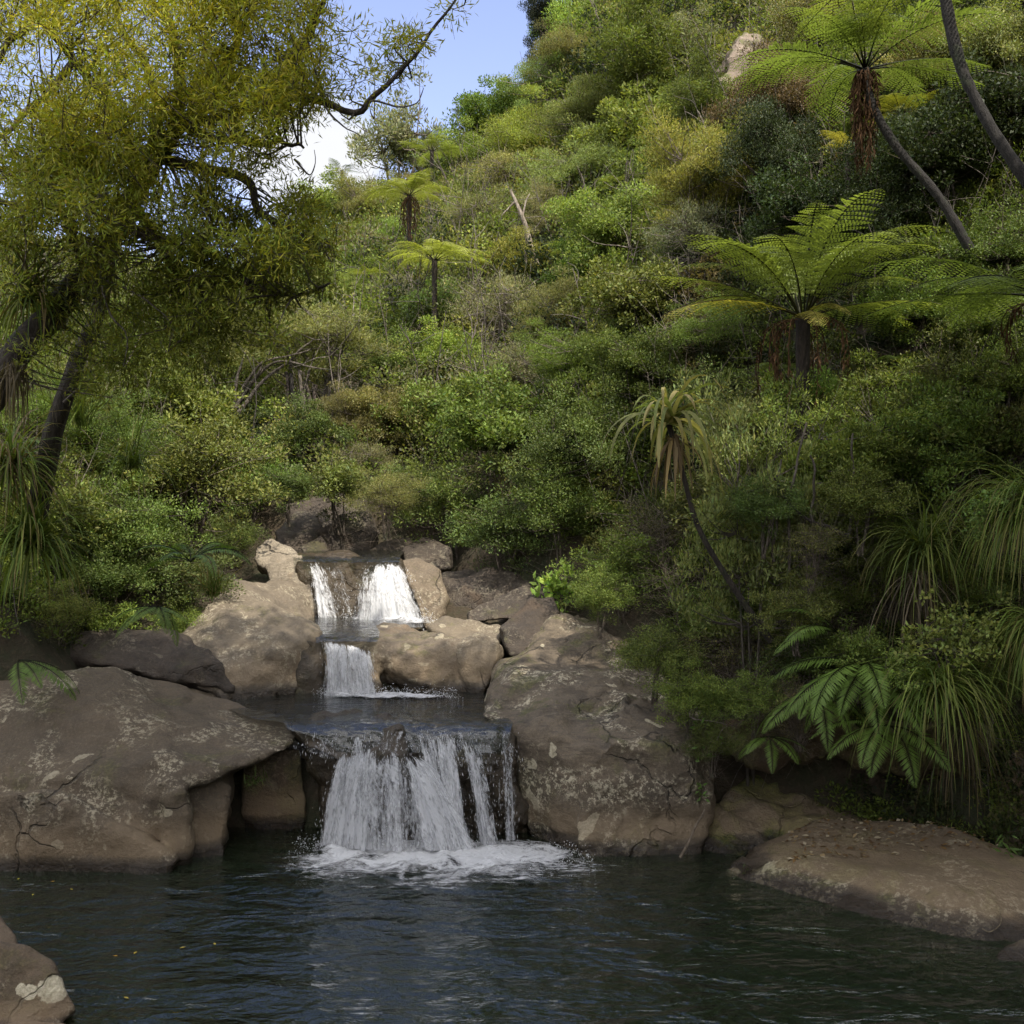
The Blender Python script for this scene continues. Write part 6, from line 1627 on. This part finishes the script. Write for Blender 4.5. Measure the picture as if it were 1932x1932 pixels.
# a cloud bank low in the gap to the left
dt = nt.nodes.new('ShaderNodeVectorMath'); dt.operation = 'DOT_PRODUCT'
v = Vector((-0.185, 1.0, 0.325)).normalized(); dt.inputs[1].default_value = v
nt.links.new(tc.outputs['Generated'], dt.inputs[0])
mr = nt.nodes.new('ShaderNodeMapRange'); mr.interpolation_type = 'SMOOTHSTEP'
mr.inputs['From Min'].default_value = 0.9955; mr.inputs['From Max'].default_value = 0.9996; mr.inputs['To Max'].default_value = 0.5
nt.links.new(dt.outputs['Value'], mr.inputs['Value'])
ad = nt.nodes.new('ShaderNodeMath'); ad.operation = 'ADD'; nt.links.new(nz.outputs[0], ad.inputs[0]); nt.links.new(mr.outputs[0], ad.inputs[1])
m2 = nt.nodes.new('ShaderNodeMapRange'); m2.interpolation_type = 'SMOOTHSTEP'; m2.inputs['From Min'].default_value = 0.34; m2.inputs['From Max'].default_value = 0.62
# the blue gap over the valley; broken cloud elsewhere
d2 = nt.nodes.new('ShaderNodeVectorMath'); d2.operation = 'DOT_PRODUCT'; d2.inputs[1].default_value = Vector((-0.05, 1.0, 0.5)).normalized()
nt.links.new(tc.outputs['Generated'], d2.inputs[0])
m3 = nt.nodes.new('ShaderNodeMapRange'); m3.interpolation_type = 'SMOOTHSTEP'; m3.inputs['From Min'].default_value = 0.6; m3.inputs['From Max'].default_value = 0.95; m3.inputs['To Max'].default_value = 0.40
nt.links.new(d2.outputs['Value'], m3.inputs['Value'])
sb = nt.nodes.new('ShaderNodeMath'); sb.operation = 'SUBTRACT'; nt.links.new(ad.outputs[0], sb.inputs[0]); nt.links.new(m3.outputs[0], sb.inputs[1])
nt.links.new(sb.outputs[0], m2.inputs['Value'])
tn = nt.nodes.new('ShaderNodeMix'); tn.data_type = 'RGBA'; tn.blend_type = 'MULTIPLY'; tn.inputs[0].default_value = 1.0; tn.inputs[7].default_value = (1.25, 1.0, 1.02, 1)
nt.links.new(sky.outputs[0], tn.inputs[6])
mx = nt.nodes.new('ShaderNodeMix'); mx.data_type = 'RGBA'; mx.inputs[7].default_value = (3.4, 3.45, 3.6, 1)
cb = nt.nodes.new('ShaderNodeMix'); cb.data_type = 'RGBA'; cb.inputs[6].default_value = (11.0, 10.8, 10.4, 1); cb.inputs[7].default_value = (3.4, 3.45, 3.6, 1)
m4 = nt.nodes.new('ShaderNodeMapRange'); m4.inputs['From Min'].default_value = 0.0; m4.inputs['From Max'].default_value = 0.40
nt.links.new(m3.outputs[0], m4.inputs['Value']); nt.links.new(m4.outputs[0], cb.inputs[0]); nt.links.new(cb.outputs[2], mx.inputs[7])
nt.links.new(m2.outputs[0], mx.inputs[0]); nt.links.new(tn.outputs[2], mx.inputs[6])
nt.links.new(mx.outputs[2], bg.inputs['Color']); bg.inputs['Strength'].default_value = 0.13
nt.links.new(bg.outputs[0], out.inputs['Surface'])

ld = bpy.data.lights.new('sun', 'SUN'); ld.energy = 3.1; ld.angle = math.radians(0.5); ld.color = (1.0, 0.93, 0.82)
so = bpy.data.objects.new('sun', ld); COL.objects.link(so)
sd = Vector((math.sin(SUN_AZ) * math.cos(SUN_EL), math.cos(SUN_AZ) * math.cos(SUN_EL), math.sin(SUN_EL)))
so.rotation_euler = sd.to_track_quat('Z', 'Y').to_euler(); so.location = (20, -20, 40)

cd = bpy.data.cameras.new('camera'); cam = bpy.data.objects.new('camera', cd); COL.objects.link(cam)
cam.location = (0, 0, CAM_H); cam.rotation_euler = (PI / 2, 0, 0)
cd.sensor_width = 36; cd.angle = 2 * math.atan(966 / FPX); cd.clip_end = 2000; cd.clip_start = 0.1
SC.camera = cam
vs = SC.view_settings
vs.view_transform = 'Standard'; vs.look = 'None'; vs.exposure = 1.15; vs.gamma = 1.0; vs.use_curve_mapping = False
cy = SC.cycles
cy.max_bounces = 7; cy.diffuse_bounces = 3; cy.glossy_bounces = 3; cy.transmission_bounces = 4; cy.transparent_max_bounces = 16; cy.volume_bounces = 0
cy.use_denoising = True
cy.caustics_reflective = False; cy.caustics_refractive = False
cy.sample_clamp_indirect = 4.0
